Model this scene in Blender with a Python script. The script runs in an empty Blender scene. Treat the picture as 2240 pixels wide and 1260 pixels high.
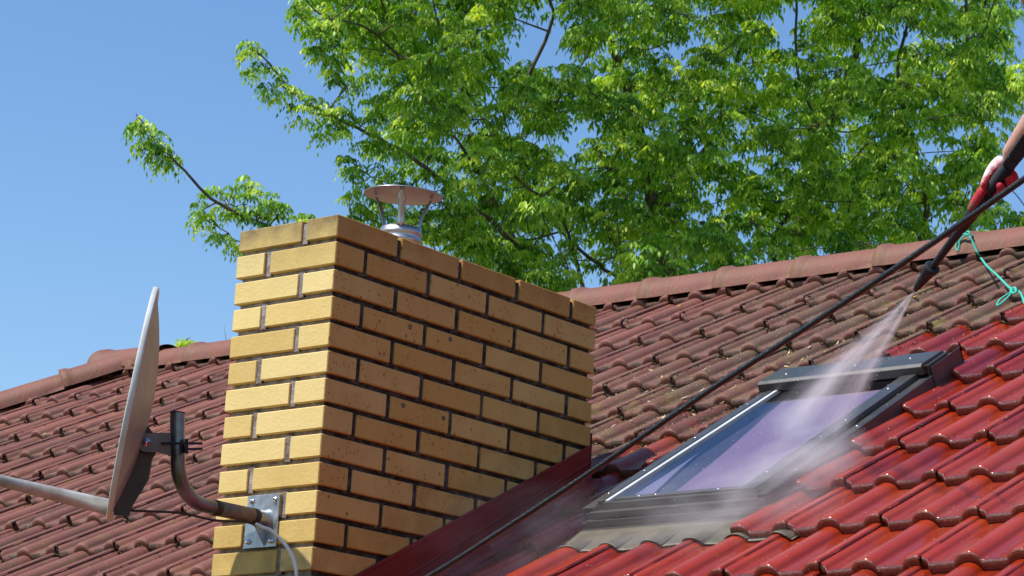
import bpy, bmesh, math, random
import numpy as np
from mathutils import Vector, Matrix
random.seed(7); rng = np.random.default_rng(7)
SC = bpy.context.scene
COL = SC.collection
ZO = 7.0                      # height of the chimney top above the ground
rad = math.radians

# ------------------------------------------------------------------ camera
F = 5509.69                   # focal length in pixels of the 2240 px wide photograph
CAM = np.array([4.76495, -4.97593, -1.92089])
RX, RY, RZ = 1.834468696, -0.027360642, 0.577566452
cd = bpy.data.cameras.new('camera'); cam = bpy.data.objects.new('camera', cd); COL.objects.link(cam)
cam.location = (CAM[0], CAM[1], CAM[2] + ZO); cam.rotation_euler = (RX, RY, RZ)
cd.sensor_width = 36; cd.lens = F * 36 / 2240
cd.shift_x = -(1696.01 - 1120) / 2240; cd.shift_y = (565.03 - 630) / 2240
cd.clip_start = 0.05; cd.clip_end = 3000
cd.dof.use_dof = True; cd.dof.focus_distance = 7.3; cd.dof.aperture_fstop = 22
SC.camera = cam
# ------------------------------------------------------------------ sky, sun, exposure
SUN = Vector((-0.29, -0.58, 0.92)).normalized()          # towards the sun
el = math.asin(SUN.z); az = math.atan2(SUN.x, SUN.y)
w = bpy.data.worlds.new('World'); SC.world = w; w.use_nodes = True
nt = w.node_tree; nt.nodes.clear()
sky = nt.nodes.new('ShaderNodeTexSky'); sky.sky_type = 'NISHITA'; sky.sun_disc = False
sky.sun_elevation = el; sky.sun_rotation = az % (2 * math.pi)
sky.altitude = 0; sky.air_density = 1.25; sky.dust_density = 0.2; sky.ozone_density = 4.0
bg = nt.nodes.new('ShaderNodeBackground'); bg.inputs['Strength'].default_value = 0.12
wo = nt.nodes.new('ShaderNodeOutputWorld')
hs = nt.nodes.new('ShaderNodeHueSaturation'); hs.inputs['Saturation'].default_value = 1.16; hs.inputs['Value'].default_value = 1.19; hs.inputs['Hue'].default_value = .505
nt.links.new(sky.outputs[0], hs.inputs['Color']); nt.links.new(hs.outputs[0], bg.inputs[0]); nt.links.new(bg.outputs[0], wo.inputs[0])
sl = bpy.data.lights.new('sun', 'SUN'); sl.energy = 5.0; sl.angle = rad(0.55); sl.color = (1.0, 0.95, 0.87)
so = bpy.data.objects.new('sun', sl); COL.objects.link(so); so.location = (-5, -10, 30)
so.rotation_euler = (-SUN).to_track_quat('-Z', 'Y').to_euler()
SC.view_settings.view_transform = 'Standard'; SC.view_settings.look = 'None'
SC.view_settings.exposure = 0.2
SC.cycles.volume_bounces = 3; SC.view_settings.gamma = 1.0
SC.view_settings.use_curve_mapping = False
SC.render.resolution_x = 1024; SC.render.resolution_y = 576

# ------------------------------------------------------------------ helpers
def euler_m(rx, ry, rz):
    return np.array((Matrix.Rotation(rz, 3, 'Z') @ Matrix.Rotation(ry, 3, 'Y') @ Matrix.Rotation(rx, 3, 'X')))
RM = euler_m(RX, RY, RZ)
def ray(u, v):
    d = RM @ np.array([(u - 1696.01) / F, -(v - 565.03) / F, -1.0]); return d / np.linalg.norm(d)
def pt(u, v, dist):           # a measured point of the photograph at a known distance, in metres
    return CAM + dist * ray(u, v)
def new_root(name, label, cat, base=(0, 0, 0), group=None, kind=None):
    o = bpy.data.objects.new(name, None); COL.objects.link(o)
    o.location = (base[0], base[1], base[2] + ZO); o.empty_display_size = .1
    meta(o, label, cat, group, kind); return o
def meta(o, label=None, cat=None, group=None, kind=None):
    if label: o['label'] = label
    if cat: o['category'] = cat
    if group: o['group'] = group
    if kind: o['kind'] = kind
    return o
def root_of(o):
    while o.parent: o = o.parent
    return o
class MB:
    def __init__(s): s.v = []; s.f = []; s.mi = []; s.c = []; s.sm = []
    def add(s, verts, faces, mi=0, col=None, smooth=True):
        b = len(s.v)
        s.v.extend([tuple(map(float, p)) for p in verts])
        for f in faces: s.f.append(tuple(i + b for i in f)); s.mi.append(mi); s.sm.append(smooth)
        if col is None: col = (0.5, 0.5, 0.5, 1)
        if isinstance(col, tuple): s.c.extend([col] * len(verts))
        else: s.c.extend(col)
    def box(s, x0, x1, y0, y1, z0, z1, **k):
        P = [(x, y, z) for z in (z0, z1) for y in (y0, y1) for x in (x0, x1)]
        s.add(P, [(0, 2, 3, 1), (4, 5, 7, 6), (0, 1, 5, 4), (2, 6, 7, 3), (0, 4, 6, 2), (1, 3, 7, 5)], smooth=False, **k)
    def obox(s, o, ax, ay, az, **k):   # box: corner + three edge vectors
        o = np.array(o, float); ax = np.array(ax, float); ay = np.array(ay, float); az = np.array(az, float)
        P = [o + ax * i + ay * j + az * l for l in (0, 1) for j in (0, 1) for i in (0, 1)]
        F_ = [(0, 2, 3, 1), (4, 5, 7, 6), (0, 1, 5, 4), (2, 6, 7, 3), (0, 4, 6, 2), (1, 3, 7, 5)]
        if np.dot(np.cross(ax, ay), az) < 0: F_ = [f[::-1] for f in F_]
        s.add(P, F_, smooth=False, **k)
    def tube(s, pts, radii, n=10, cap=True, flat=None, **k):
        pts = [np.array(p, float) for p in pts]
        if not hasattr(radii, '__len__'): radii = [radii] * len(pts)
        T = []
        for i in range(len(pts)):
            t = pts[min(i + 1, len(pts) - 1)] - pts[max(i - 1, 0)]; T.append(t / (np.linalg.norm(t) + 1e-12))
        up = np.array([0, 0, 1.0]) if abs(T[0][2]) < .9 else np.array([1.0, 0, 0])
        a = np.cross(T[0], up); a /= np.linalg.norm(a)
        V_, F_ = [], []
        for i, p in enumerate(pts):
            a = a - T[i] * np.dot(a, T[i]); a /= np.linalg.norm(a); b = np.cross(T[i], a)
            r = radii[i]; r2 = r if flat is None else r * flat
            for j in range(n):
                q = 2 * math.pi * j / n
                V_.append(p + a * math.cos(q) * r + b * math.sin(q) * r2)
        for i in range(len(pts) - 1):
            for j in range(n):
                F_.append((i * n + j, i * n + (j + 1) % n, (i + 1) * n + (j + 1) % n, (i + 1) * n + j))
        if cap:
            F_.append(tuple(range(n))[::-1]); F_.append(tuple(range((len(pts) - 1) * n, len(pts) * n)))
        s.add(V_, F_, **k)
    def lathe(s, o, axis, prof, n=32, **k):     # prof: (distance along axis, radius)
        axis = np.array(axis, float); axis /= np.linalg.norm(axis)
        up = np.array([0, 0, 1.0]) if abs(axis[2]) < .9 else np.array([1.0, 0, 0])
        a = np.cross(axis, up); a /= np.linalg.norm(a); b = np.cross(axis, a); o = np.array(o, float)
        V_, F_ = [], []
        for h, r in prof:
            for j in range(n):
                q = 2 * math.pi * j / n; V_.append(o + axis * h + (a * math.cos(q) + b * math.sin(q)) * max(r, 1e-5))
        for i in range(len(prof) - 1):
            for j in range(n):
                F_.append((i * n + j, i * n + (j + 1) % n, (i + 1) * n + (j + 1) % n, (i + 1) * n + j))
        s.add(V_, F_, **k)
    def build(s, name, mats, parent=None, origin=None, colname='Col'):
        if not isinstance(mats, (list, tuple)): mats = [mats]
        if parent is not None:
            L = root_of(parent).location; org = np.array([L[0], L[1], L[2] - ZO])
        else: org = np.array(origin if origin is not None else (0, 0, 0), float)
        V_ = np.array(s.v, float) - org
        me = bpy.data.meshes.new(name)
        me.from_pydata(V_.tolist(), [], s.f)
        for m in mats: me.materials.append(m)
        me.polygons.foreach_set('material_index', s.mi)
        me.polygons.foreach_set('use_smooth', s.sm)
        ca = me.color_attributes.new(colname, 'FLOAT_COLOR', 'POINT')
        ca.data.foreach_set('color', np.array(s.c, dtype=np.float32).ravel())
        me.update()
        o = bpy.data.objects.new(name, me); COL.objects.link(o)
        if parent is not None: o.parent = parent
        else: o.location = (org[0], org[1], org[2] + ZO)
        return o
def autosmooth(o, ang=35):
    me = o.data
    bm = bmesh.new(); bm.from_mesh(me)
    for e in bm.edges:
        if len(e.link_faces) == 2 and e.calc_face_angle(0) > rad(ang): e.smooth = False
    bm.to_mesh(me); bm.free()
    return o
def bevel(o, wd, seg=2):
    m = o.modifiers.new('bevel', 'BEVEL'); m.width = wd; m.segments = seg; m.limit_method = 'ANGLE'; m.angle_limit = rad(35)
    return o

# ------------------------------------------------------------------ materials
class MT:
    def __init__(s, name, **k):
        s.m = bpy.data.materials.new(name); s.m.use_nodes = True; s.t = s.m.node_tree
        s.b = s.t.nodes['Principled BSDF']; s.out = s.t.nodes['Material Output']
        for a, b in k.items(): s.set(a, b)
    def set(s, a, b):
        n = {'base': 'Base Color', 'rough': 'Roughness', 'metal': 'Metallic', 'coat': 'Coat Weight', 'coatr': 'Coat Roughness',
             'spec': 'Specular IOR Level', 'normal': 'Normal', 'trans': 'Transmission Weight', 'alpha': 'Alpha', 'ior': 'IOR', 'sheen': 'Sheen Weight', 'sss': 'Subsurface Weight'}[a]
        if isinstance(b, bpy.types.NodeSocket): s.t.links.new(b, s.b.inputs[n])
        elif isinstance(b, tuple): s.b.inputs[n].default_value = (*b, 1) if len(b) == 3 else b
        else: s.b.inputs[n].default_value = b
    def n(s, typ, **k):
        x = s.t.nodes.new(typ)
        for a, b in k.items(): setattr(x, a, b)
        return x
    def lk(s, a, b): s.t.links.new(a, b)
    def inp(s, sock, v):
        if isinstance(v, bpy.types.NodeSocket): s.lk(v, sock)
        elif isinstance(v, tuple) and sock.type == 'RGBA' and len(v) == 3: sock.default_value = (*v, 1)
        else: sock.default_value = v
    def coord(s, kind='Object'): return s.n('ShaderNodeTexCoord').outputs[kind]
    def map(s, vec, sc=(1, 1, 1), rot=(0, 0, 0), loc=(0, 0, 0)):
        x = s.n('ShaderNodeMapping'); s.lk(vec, x.inputs[0]); x.inputs[1].default_value = loc; x.inputs[2].default_value = rot; x.inputs[3].default_value = sc
        return x.outputs[0]
    def noise(s, vec, scale, detail=4, rough=.55, dist=0.0):
        x = s.n('ShaderNodeTexNoise'); s.lk(vec, x.inputs['Vector']); x.inputs['Scale'].default_value = scale
        x.inputs['Detail'].default_value = detail; x.inputs['Roughness'].default_value = rough; x.inputs['Distortion'].default_value = dist
        return x.outputs['Fac']
    def voro(s, vec, scale, feat='F1', out='Distance', rnd=1.0):
        x = s.n('ShaderNodeTexVoronoi', feature=feat); s.lk(vec, x.inputs['Vector']); x.inputs['Scale'].default_value = scale
        x.inputs['Randomness'].default_value = rnd
        return x.outputs[out]
    def ramp(s, fac, stops, interp='LINEAR'):
        x = s.n('ShaderNodeValToRGB'); x.color_ramp.interpolation = interp; s.inp(x.inputs[0], fac); cr = x.color_ramp
        while len(cr.elements) < len(stops): cr.elements.new(.5)
        for e, (p, c) in zip(cr.elements, stops): e.position = p; e.color = (*c, 1) if isinstance(c, tuple) else (c, c, c, 1)
        return x.outputs[0]
    def mr(s, v, a, b, c=0.0, d=1.0):
        x = s.n('ShaderNodeMapRange'); x.clamp = True; s.inp(x.inputs[0], v)
        for i, q in enumerate((a, b, c, d)): x.inputs[i + 1].default_value = q
        return x.outputs[0]
    def math(s, op, a, b=0.0, c=None, clamp=False):
        x = s.n('ShaderNodeMath', operation=op, use_clamp=clamp); s.inp(x.inputs[0], a); s.inp(x.inputs[1], b)
        if c is not None: s.inp(x.inputs[2], c)
        return x.outputs[0]
    def mix(s, fac, a, b, blend='MIX'):
        x = s.n('ShaderNodeMix', data_type='RGBA', blend_type=blend); s.inp(x.inputs[0], fac); s.inp(x.inputs[6], a); s.inp(x.inputs[7], b)
        return x.outputs[2]
    def attr(s, name='Col'):
        x = s.n('ShaderNodeAttribute', attribute_name=name); y = s.n('ShaderNodeSeparateColor'); s.lk(x.outputs['Color'], y.inputs[0])
        return y.outputs[0], y.outputs[1], y.outputs[2], x.outputs['Color']
    def sep(s, v):
        y = s.n('ShaderNodeSeparateXYZ'); s.lk(v, y.inputs[0]); return y.outputs
    def bump(s, h, st=.3, dist=.01, normal=None):
        x = s.n('ShaderNodeBump'); s.inp(x.inputs['Height'], h); x.inputs['Strength'].default_value = st; x.inputs['Distance'].default_value = dist
        if normal is not None: s.lk(normal, x.inputs['Normal'])
        return x.outputs[0]

def mat_brick():
    m = MT('yellow_clinker', rough=.72, spec=.35); co = m.coord()
    r, g, b, _ = m.attr()            # r random tone, g soot, b mud
    n1 = m.noise(co, 9, 4); n2 = m.noise(co, 300, 2, .7); n3 = m.noise(co, 13, 5, .6)
    base = m.ramp(m.math('ADD', m.math('MULTIPLY', r, .6), m.math('MULTIPLY', n1, .4)), [(0.15, (.57, .385, .115)), (.5, (.69, .50, .18)), (.85, (.78, .60, .255))])
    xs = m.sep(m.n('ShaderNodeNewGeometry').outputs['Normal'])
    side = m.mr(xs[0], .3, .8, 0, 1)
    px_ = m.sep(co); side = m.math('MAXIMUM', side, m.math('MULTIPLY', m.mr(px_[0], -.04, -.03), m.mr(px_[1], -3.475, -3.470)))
    base = m.mix(m.mr(n2, .55, .75), base, m.mix(1, base, (.80, .70, .5), 'MULTIPLY'))
    vd = m.voro(co, 62); vd2 = m.voro(co, 27)
    spots = m.math('MULTIPLY', m.mr(vd, .25, .15), m.mr(m.noise(co, 9, 3), .44, .55))
    spots2 = m.math('MULTIPLY', m.mr(vd2, .18, .10), m.mr(m.noise(co, 6, 2), .46, .56))
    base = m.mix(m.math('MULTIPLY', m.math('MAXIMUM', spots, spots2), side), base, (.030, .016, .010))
    soot = m.math('MULTIPLY', g, m.mr(n3, .3, .65, .35, 1))
    base = m.mix(m.math('MULTIPLY', soot, .85), base, (.085, .05, .028))
    grime = m.math('MULTIPLY', m.math('MULTIPLY', b, m.mr(m.noise(co, 14, 5), .38, .62)), .75)
    base = m.mix(grime, base, (.20, .13, .06))
    base = m.mix(m.math('MULTIPLY', side, m.mr(n1, .3, .7, .54, .76)), base, (.40, .175, .022))  # shade of the broad face put into the brick colour
    m.set('base', base)
    h = m.math('ADD', m.math('MULTIPLY', n2, .35), m.noise(m.map(co, (1, 1, 1.6)), 70, 4))
    m.set('normal', m.bump(h, .30, .004)); return m.m
def mat_mortar():
    m = MT('grey_mortar', rough=.95, spec=.1); co = m.coord()
    n = m.noise(co, 28, 5)
    sd = m.mr(m.sep(m.n('ShaderNodeNewGeometry').outputs['Normal'])[0], .3, .8)  # joints on the broad face coloured near black to stand for their shade
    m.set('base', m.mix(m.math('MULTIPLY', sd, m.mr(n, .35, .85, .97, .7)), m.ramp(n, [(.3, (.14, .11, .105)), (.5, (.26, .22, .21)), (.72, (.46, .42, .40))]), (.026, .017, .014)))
    m.set('normal', m.bump(m.noise(co, 120, 4), .8, .006)); return m.m
def mat_tile(ridge=False):
    m = MT('concrete_roof_tile'); co = m.coord()
    a = m.n('ShaderNodeAttribute', attribute_name='Col'); sc = m.n('ShaderNodeSeparateColor'); m.lk(a.outputs['Color'], sc.inputs[0])
    wet, rnd, front = sc.outputs[0], sc.outputs[1], sc.outputs[2]; prof = a.outputs['Alpha']  # prof: 0 pan .. 1 roll crest
    sr = m.map(co, (1, 1, 1), (0, 0, 0))
    big = m.noise(co, 1.1, 4); mid = m.noise(co, 5.5, 5, .6); fine = m.noise(co, 60, 3, .7); grain = m.noise(co, 420, 2, .7)
    st = m.map(co, (7, 1.6, 1.6))
    streak = m.noise(st, 3.2, 5, .6)
    # dry, weathered tile
    dry = m.ramp(m.math('ADD', m.math('MULTIPLY', rnd, .5), m.math('MULTIPLY', mid, .5)), [(.2, (.140, .042, .031)), (.5, (.200, .060, .042)), (.85, (.26, .084, .057))])
    dry = m.mix(m.mr(grain, .4, .75, 0, .35), dry, (.36, .20, .17))
    film = m.math('MULTIPLY', m.mr(streak, .34, .60), m.mr(prof, 1.0, .15, .30, 1.0))
    east = m.mr(m.sep(co)[0], -1.6, -.3, 0, .12 if ridge else 1.0)
    dirt = m.math('MAXIMUM', m.math('MULTIPLY', film, m.math('MAXIMUM', m.mr(big, .32, .6, .35, .82), m.math('MULTIPLY', east, 1.0))), m.math('MULTIPLY', east, m.mr(mid, .36, .58, .38, .85)))
    dirtc = m.mix(m.mr(mid, .4, .6), (.050, .041, .027), (.115, .088, .055))
    c = m.mix(m.math('MULTIPLY', dirt, .85), dry, dirtc)
    lich = m.math('MULTIPLY', m.mr(m.noise(st, 6.5, 6, .7), .52, .68), m.mr(m.noise(co, 1.7, 3), .40, .6))
    c = m.mix(m.math('MULTIPLY', lich, m.math('ADD', .42, m.math('MULTIPLY', east, .45))), c, (.23, .18, .036))
    # washed, wet tile
    clean = m.ramp(m.math('ADD', m.math('MULTIPLY', rnd, .45), m.math('MULTIPLY', mid, .55)), [(.2, (.18, .010, .0025)), (.5, (.30, .021, .003)), (.85, (.40, .040, .006))])
    pink = m.mix(m.mr(streak, .35, .7), (.34, .085, .060), (.30, .045, .028))
    clean = m.mix(m.mr(prof, .55, .0, 0, .55), clean, m.mix(1, clean, (.48, .35, .35), 'MULTIPLY'))
    drying = m.math('MULTIPLY', m.mr(m.noise(co, 2.2, 4), .50, .68), .42)
    clean = m.mix(drying, clean, pink)
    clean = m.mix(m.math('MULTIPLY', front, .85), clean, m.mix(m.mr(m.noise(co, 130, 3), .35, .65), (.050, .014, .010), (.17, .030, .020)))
    pinkb = m.mix(m.mr(grain, .4, .7), (.22, .085, .065), (.28, .12, .095))
    crust = m.math('MULTIPLY', m.mr(m.noise(co, 24, 5, .7), .40, .56), m.mr(prof, .75, .2, .15, 1))
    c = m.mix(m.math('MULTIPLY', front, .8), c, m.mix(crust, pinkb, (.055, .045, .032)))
    res = m.math('MULTIPLY', m.mr(wet, .95, .3, 0, 1), m.mr(m.noise(co, 9, 5, .65), .42, .58))
    clean = m.mix(m.math('MULTIPLY', res, .75), clean, (.10, .055, .035))
    wf = m.mr(m.math('ADD', wet, m.math('MULTIPLY', m.math('SUBTRACT', mid, .5), .5)), .28, .62)
    col = m.mix(wf, c, clean)
    # pale crumbs and specks
    sp = m.mr(m.voro(co, 62), .13, .07); sp = m.math('MULTIPLY', sp, m.mr(m.noise(co, 4, 2), .47, .60))
    col = m.mix(m.math('MULTIPLY', sp, .8), col, (.50, .40, .22))
    m.set('base', col)
    rw = m.mix(m.math('MULTIPLY', drying, 1.6), (.17, .17, .17), (.5, .5, .5))
    ro = m.n('ShaderNodeMix', data_type='FLOAT'); m.lk(wf, ro.inputs[0]); ro.inputs[2].default_value = .62; m.lk(m.mr(mid, .3, .7, .20, .34), ro.inputs[3])
    m.set('rough', ro.outputs[0]); m.set('spec', .28)
    m.set('coat', m.math('MAXIMUM', m.math('MULTIPLY', wf, m.mr(drying, 0, .5, .42, .05)), m.math('MULTIPLY', m.math('MULTIPLY', front, wf), 1.0))); m.set('coatr', .09)
    h = m.math('ADD', m.math('MULTIPLY', fine, .5), m.math('MULTIPLY', grain, .25))
    hf = m.math('MULTIPLY', m.noise(co, 170, 3, .7), m.math('MULTIPLY', front, 3.2))
    m.set('normal', m.bump(m.math('ADD', h, hf), .42, .005)); return m.m
def mat_simple(name, base, rough=.5, metal=0.0, var=.15, scale=30, bump=.1, coat=0.0, dirt=None, dirtamt=.4, spec=.5):
    m = MT(name, rough=rough, metal=metal, coat=coat, spec=spec); co = m.coord()
    n = m.noise(co, scale, 4)
    c = m.mix(m.mr(n, .3, .7), tuple(x * (1 - var) for x in base), tuple(min(1, x * (1 + var)) for x in base))
    if dirt: c = m.mix(m.math('MULTIPLY', m.mr(m.noise(co, scale * .35, 6, .65), .45, .65), dirtamt), c, dirt)
    m.set('base', c)
    m.set('rough', m.mr(n, .3, .7, max(.03, rough - .08), min(1, rough + .08)))
    if bump: m.set('normal', m.bump(m.noise(co, scale * 5, 3), bump, .003))
    return m.m
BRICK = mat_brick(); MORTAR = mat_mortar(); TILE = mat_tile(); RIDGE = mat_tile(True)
REDMETAL = mat_simple('dark_red_sheet', (.20, .014, .008), .5, 0, .2, 8, .04, spec=.25, dirt=(.05, .01, .01))
STEEL = mat_simple('stainless_steel', (.46, .45, .46), .40, 1.0, .08, 20, .03)
GALV = mat_simple('galvanised_steel', (.42, .46, .50), .42, .85, .18, 45, .06, dirt=(.16, .12, .09), dirtamt=.3)
TUBEM = mat_simple('weathered_tube', (.20, .22, .25), .36, .8, .25, 25, .05, dirt=(.14, .08, .04), dirtamt=.6)
TAPE = mat_simple('weathered_tape', (.19, .13, .085), .7, 0, .3, 40, .2)
DARKTAPE = mat_simple('brown_band', (.035, .018, .012), .6, 0, .2, 40, .1)
BRACKET = mat_simple('grimy_bracket', (.060, .048, .052), .55, .3, .3, 25, .15, dirt=(.11, .07, .045), dirtamt=.6)
CLAMPM = mat_simple('dull_clamp_steel', (.17, .145, .17), .5, .4, .25, 25, .1, dirt=(.13, .07, .04), dirtamt=.4)
BLACK = mat_simple('black_plastic', (.022, .025, .033), .6, 0, .2, 60, .1, spec=.2)
HOSEM = MT('wet_black_hose', base=(.010, .010, .012), rough=.3, coat=.35, coatr=.06, spec=.3)
HOSEM.set('normal', HOSEM.bump(HOSEM.noise(HOSEM.coord(), 260, 3), .7, .004)); HOSEM = HOSEM.m
FRAME = mat_simple('grey_window_metal', (.072, .070, .064), .42, .45, .12, 14, .04, coat=.3, dirt=(.17, .15, .13), dirtamt=.25)
APRON = mat_simple('grey_pleated_apron', (.165, .148, .105), .5, .2, .15, 18, .08, coat=.3, dirt=(.14, .10, .07))
WHITE = mat_simple('white_cable', (.72, .68, .64), .4, 0, .05, 50, 0)
RAIL = mat_simple('pale_rail', (.75, .76, .78), .3, .2, .05, 20, .0)
TURQ = mat_simple('turquoise_cord', (.05, .50, .38), .6, 0, .15, 300, .5)
def mat_dish(name, base, spots):
    m = MT(name, rough=.45, spec=.5); co = m.coord()
    c = m.mix(m.mr(m.noise(co, 5, 5, .6), .4, .65), base, tuple(x * .72 for x in base))
    if spots:
        s1 = m.math('MULTIPLY', m.mr(m.voro(co, 75), .17, .09), m.mr(m.noise(co, 9, 2), .4, .55))
        c = m.mix(s1, c, (.05, .03, .025))
        c = m.mix(m.math('MULTIPLY', m.mr(m.noise(m.map(co, (1, 1, .3)), 22, 5), .5, .7), .45), c, (.22, .14, .09))
    m.set('base', c); return m.m
DISHB = mat_dish('stained_dish_back', (.34, .29, .245), True); DISHF = mat_dish('pale_dish_rim', (.62, .62, .60), False)
def mat_glass():
    m = MT('wet_window_glass'); co = m.coord()
    d = m.mr(m.voro(co, 160), .22, .06)
    nb = m.bump(m.math('MULTIPLY', d, m.mr(m.noise(co, 6, 2), .45, .6)), .5, .002)
    gl = m.n('ShaderNodeBsdfGlossy'); gl.inputs['Color'].default_value = (.93, .93, 1, 1)
    m.lk(m.math('ADD', .02, m.math('MULTIPLY', m.mr(m.noise(co, 14, 5), .5, .7), .10)), gl.inputs['Roughness']); m.lk(nb, gl.inputs['Normal'])
    tr = m.n('ShaderNodeBsdfTransparent'); tr.inputs['Color'].default_value = (.80, .82, .90, 1)
    fr = m.n('ShaderNodeFresnel'); fr.inputs['IOR'].default_value = 2.1; m.lk(nb, fr.inputs['Normal'])
    mx = m.n('ShaderNodeMixShader'); m.lk(fr.outputs[0], mx.inputs[0]); m.lk(tr.outputs[0], mx.inputs[1]); m.lk(gl.outputs[0], mx.inputs[2])
    m.lk(mx.outputs[0], m.out.inputs[0]); return m.m
GLASS = mat_glass()
def mat_leaf(name, dark, mid, light, tr=.42):
    m = MT(name, rough=.42, spec=.45); r, g, b, _ = m.attr()
    c = m.ramp(r, [(0, dark), (.5, mid), (1, light)])
    m.set('base', c)
    t = m.n('ShaderNodeBsdfTranslucent'); m.lk(m.mix(1, c, (1.7, 1.55, .45), 'MULTIPLY'), t.inputs[0])
    mx = m.n('ShaderNodeMixShader'); mx.inputs[0].default_value = tr
    m.lk(m.b.outputs[0], mx.inputs[1]); m.lk(t.outputs[0], mx.inputs[2]); m.lk(mx.outputs[0], m.out.inputs[0]); return m.m
LEAF = mat_leaf('box_elder_leaf', (.055, .17, .020), (.25, .47, .045), (.66, .80, .14), .44)
LEAFY = mat_leaf('young_leaf', (.34, .50, .04), (.45, .60, .06), (.55, .66, .08))
def mat_bark():
    m = MT('grey_bark', rough=.9, spec=.1); co = m.coord()
    n = m.noise(m.map(co, (1, 1, .25)), 14, 6, .7)
    m.set('base', m.ramp(n, [(.3, (.06, .048, .038)), (.55, (.16, .13, .105)), (.8, (.28, .245, .21))]))
    m.set('normal', m.bump(n, .8, .02)); return m.m
BARK = mat_bark()
SKIN = MT('skin', rough=.5, sss=.15); _co = SKIN.coord()
SKIN.set('base', SKIN.mix(SKIN.mr(SKIN.noise(_co, 40, 4), .35, .65), (.55, .29, .20), (.66, .38, .27))); SKIN = SKIN.m
def mat_glove():
    m = MT('muddy_work_glove', rough=.8, spec=.25); co = m.coord()
    r, g, b, _ = m.attr()
    n = m.noise(co, 45, 5, .65)
    red = m.mix(m.mr(n, .35, .65), (.42, .015, .03), (.55, .06, .09))
    white = m.mix(m.mr(n, .35, .65), (.62, .50, .50), (.75, .68, .68))
    c = m.mix(m.mr(m.math('ADD', r, m.math('MULTIPLY', m.math('SUBTRACT', n, .5), .5)), .4, .6), red, white)
    c = m.mix(m.math('MULTIPLY', m.mr(m.math('ADD', g, m.math('MULTIPLY', m.math('SUBTRACT', m.noise(co, 120, 4), .5), 1.1)), .45, .6), .85), c, (.16, .10, .065))
    m.set('base', c); m.set('normal', m.bump(m.noise(co, 260, 3), .8, .003)); return m.m
GLOVE = mat_glove()
REDCLOTH = mat_simple('red_cotton', (.42, .02, .02), .85, 0, .15, 30, .3)
DENIM = mat_simple('blue_denim', (.05, .07, .12), .9, 0, .25, 60, .4)
SHOE = mat_simple('dark_boot', (.03, .025, .02), .7, 0, .2, 40, .2)
HAIR = mat_simple('brown_hair', (.05, .03, .018), .6, 0, .3, 120, .5)

# ------------------------------------------------------------------ roof frame: x along the ridge, s up the slope, h off the tiles
PIT = 0.5159297592; D0 = -1.2506037; TAN = math.tan(PIT)
ES = np.array([0, math.cos(PIT), math.sin(PIT)]); EN = np.array([0, -math.sin(PIT), math.cos(PIT)]); EX = np.array([1.0, 0, 0])
def RP(x, s, h=0.0): return np.array([0, 0, D0]) + EX * x + ES * s + EN * h
RY0 = 3.48                     # ridge
HIPX = -4.66                   # where the ridge ends and the hip starts
M2 = 0.29515651; E_ = 0.34088933; S0 = 3.53154; X0 = -1.0134855
TH = 0.029; RH = 0.0255
SLEN = RY0 / math.cos(PIT)

house = new_root('tiled_house', 'house with red tiled hip roof and yellow brick chimney', 'house', (0, 3.48, -ZO))
def mat_wall():
    m = MT('cream_render', rough=.9); m.set('base', m.mix(m.mr(m.noise(m.coord(), 3, 5), .4, .6), (.55, .50, .40), (.62, .57, .47))); return m.m
RENDER = mat_wall()
# walls under the eaves
mb = MB(); mb.box(-7.6, 6.4, -.75, 7.7, -ZO, -1.95); mb.build('wall', RENDER, house)

def wetness(x, s, j, i):
    """how washed the tile is; x, s of the tile, j its course counted from the ridge"""
    if x < -.36: return 0.0
    w_ = 0.0
    if x > .85 or (j <= 3 and x > 0.55):
        w_ = 1.0 if (j >= 4 or (j == 3 and i >= 9)) else 0.0
        if j == 2 and i >= 13: w_ = 1.0
    else:
        w_ = {0: 0, 1: 0, 2: 0, 3: .12, 4: .30, 5: .42, 6: .55, 7: .72}.get(j, 1.0 if j >= 8 else 0)
        if x < -.25: w_ *= .4
        if j >= 7: w_ = max(w_, .8)
    return w_
def prof(d):                    # tile cross-section, d across one module, 0 = crest of the lapped roll
    best = 0
    for c in (0, M2 / 2, M2):
        t = abs(d - c) / .0365
        if t < 1: best = max(best, (1 - t ** 2.3) ** .72)
    return best
tiles = MB()
WX0, WX1, WS0, WS1 = 0.245, 0.885, 0.80, 2.30     # opening of the roof window
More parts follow.
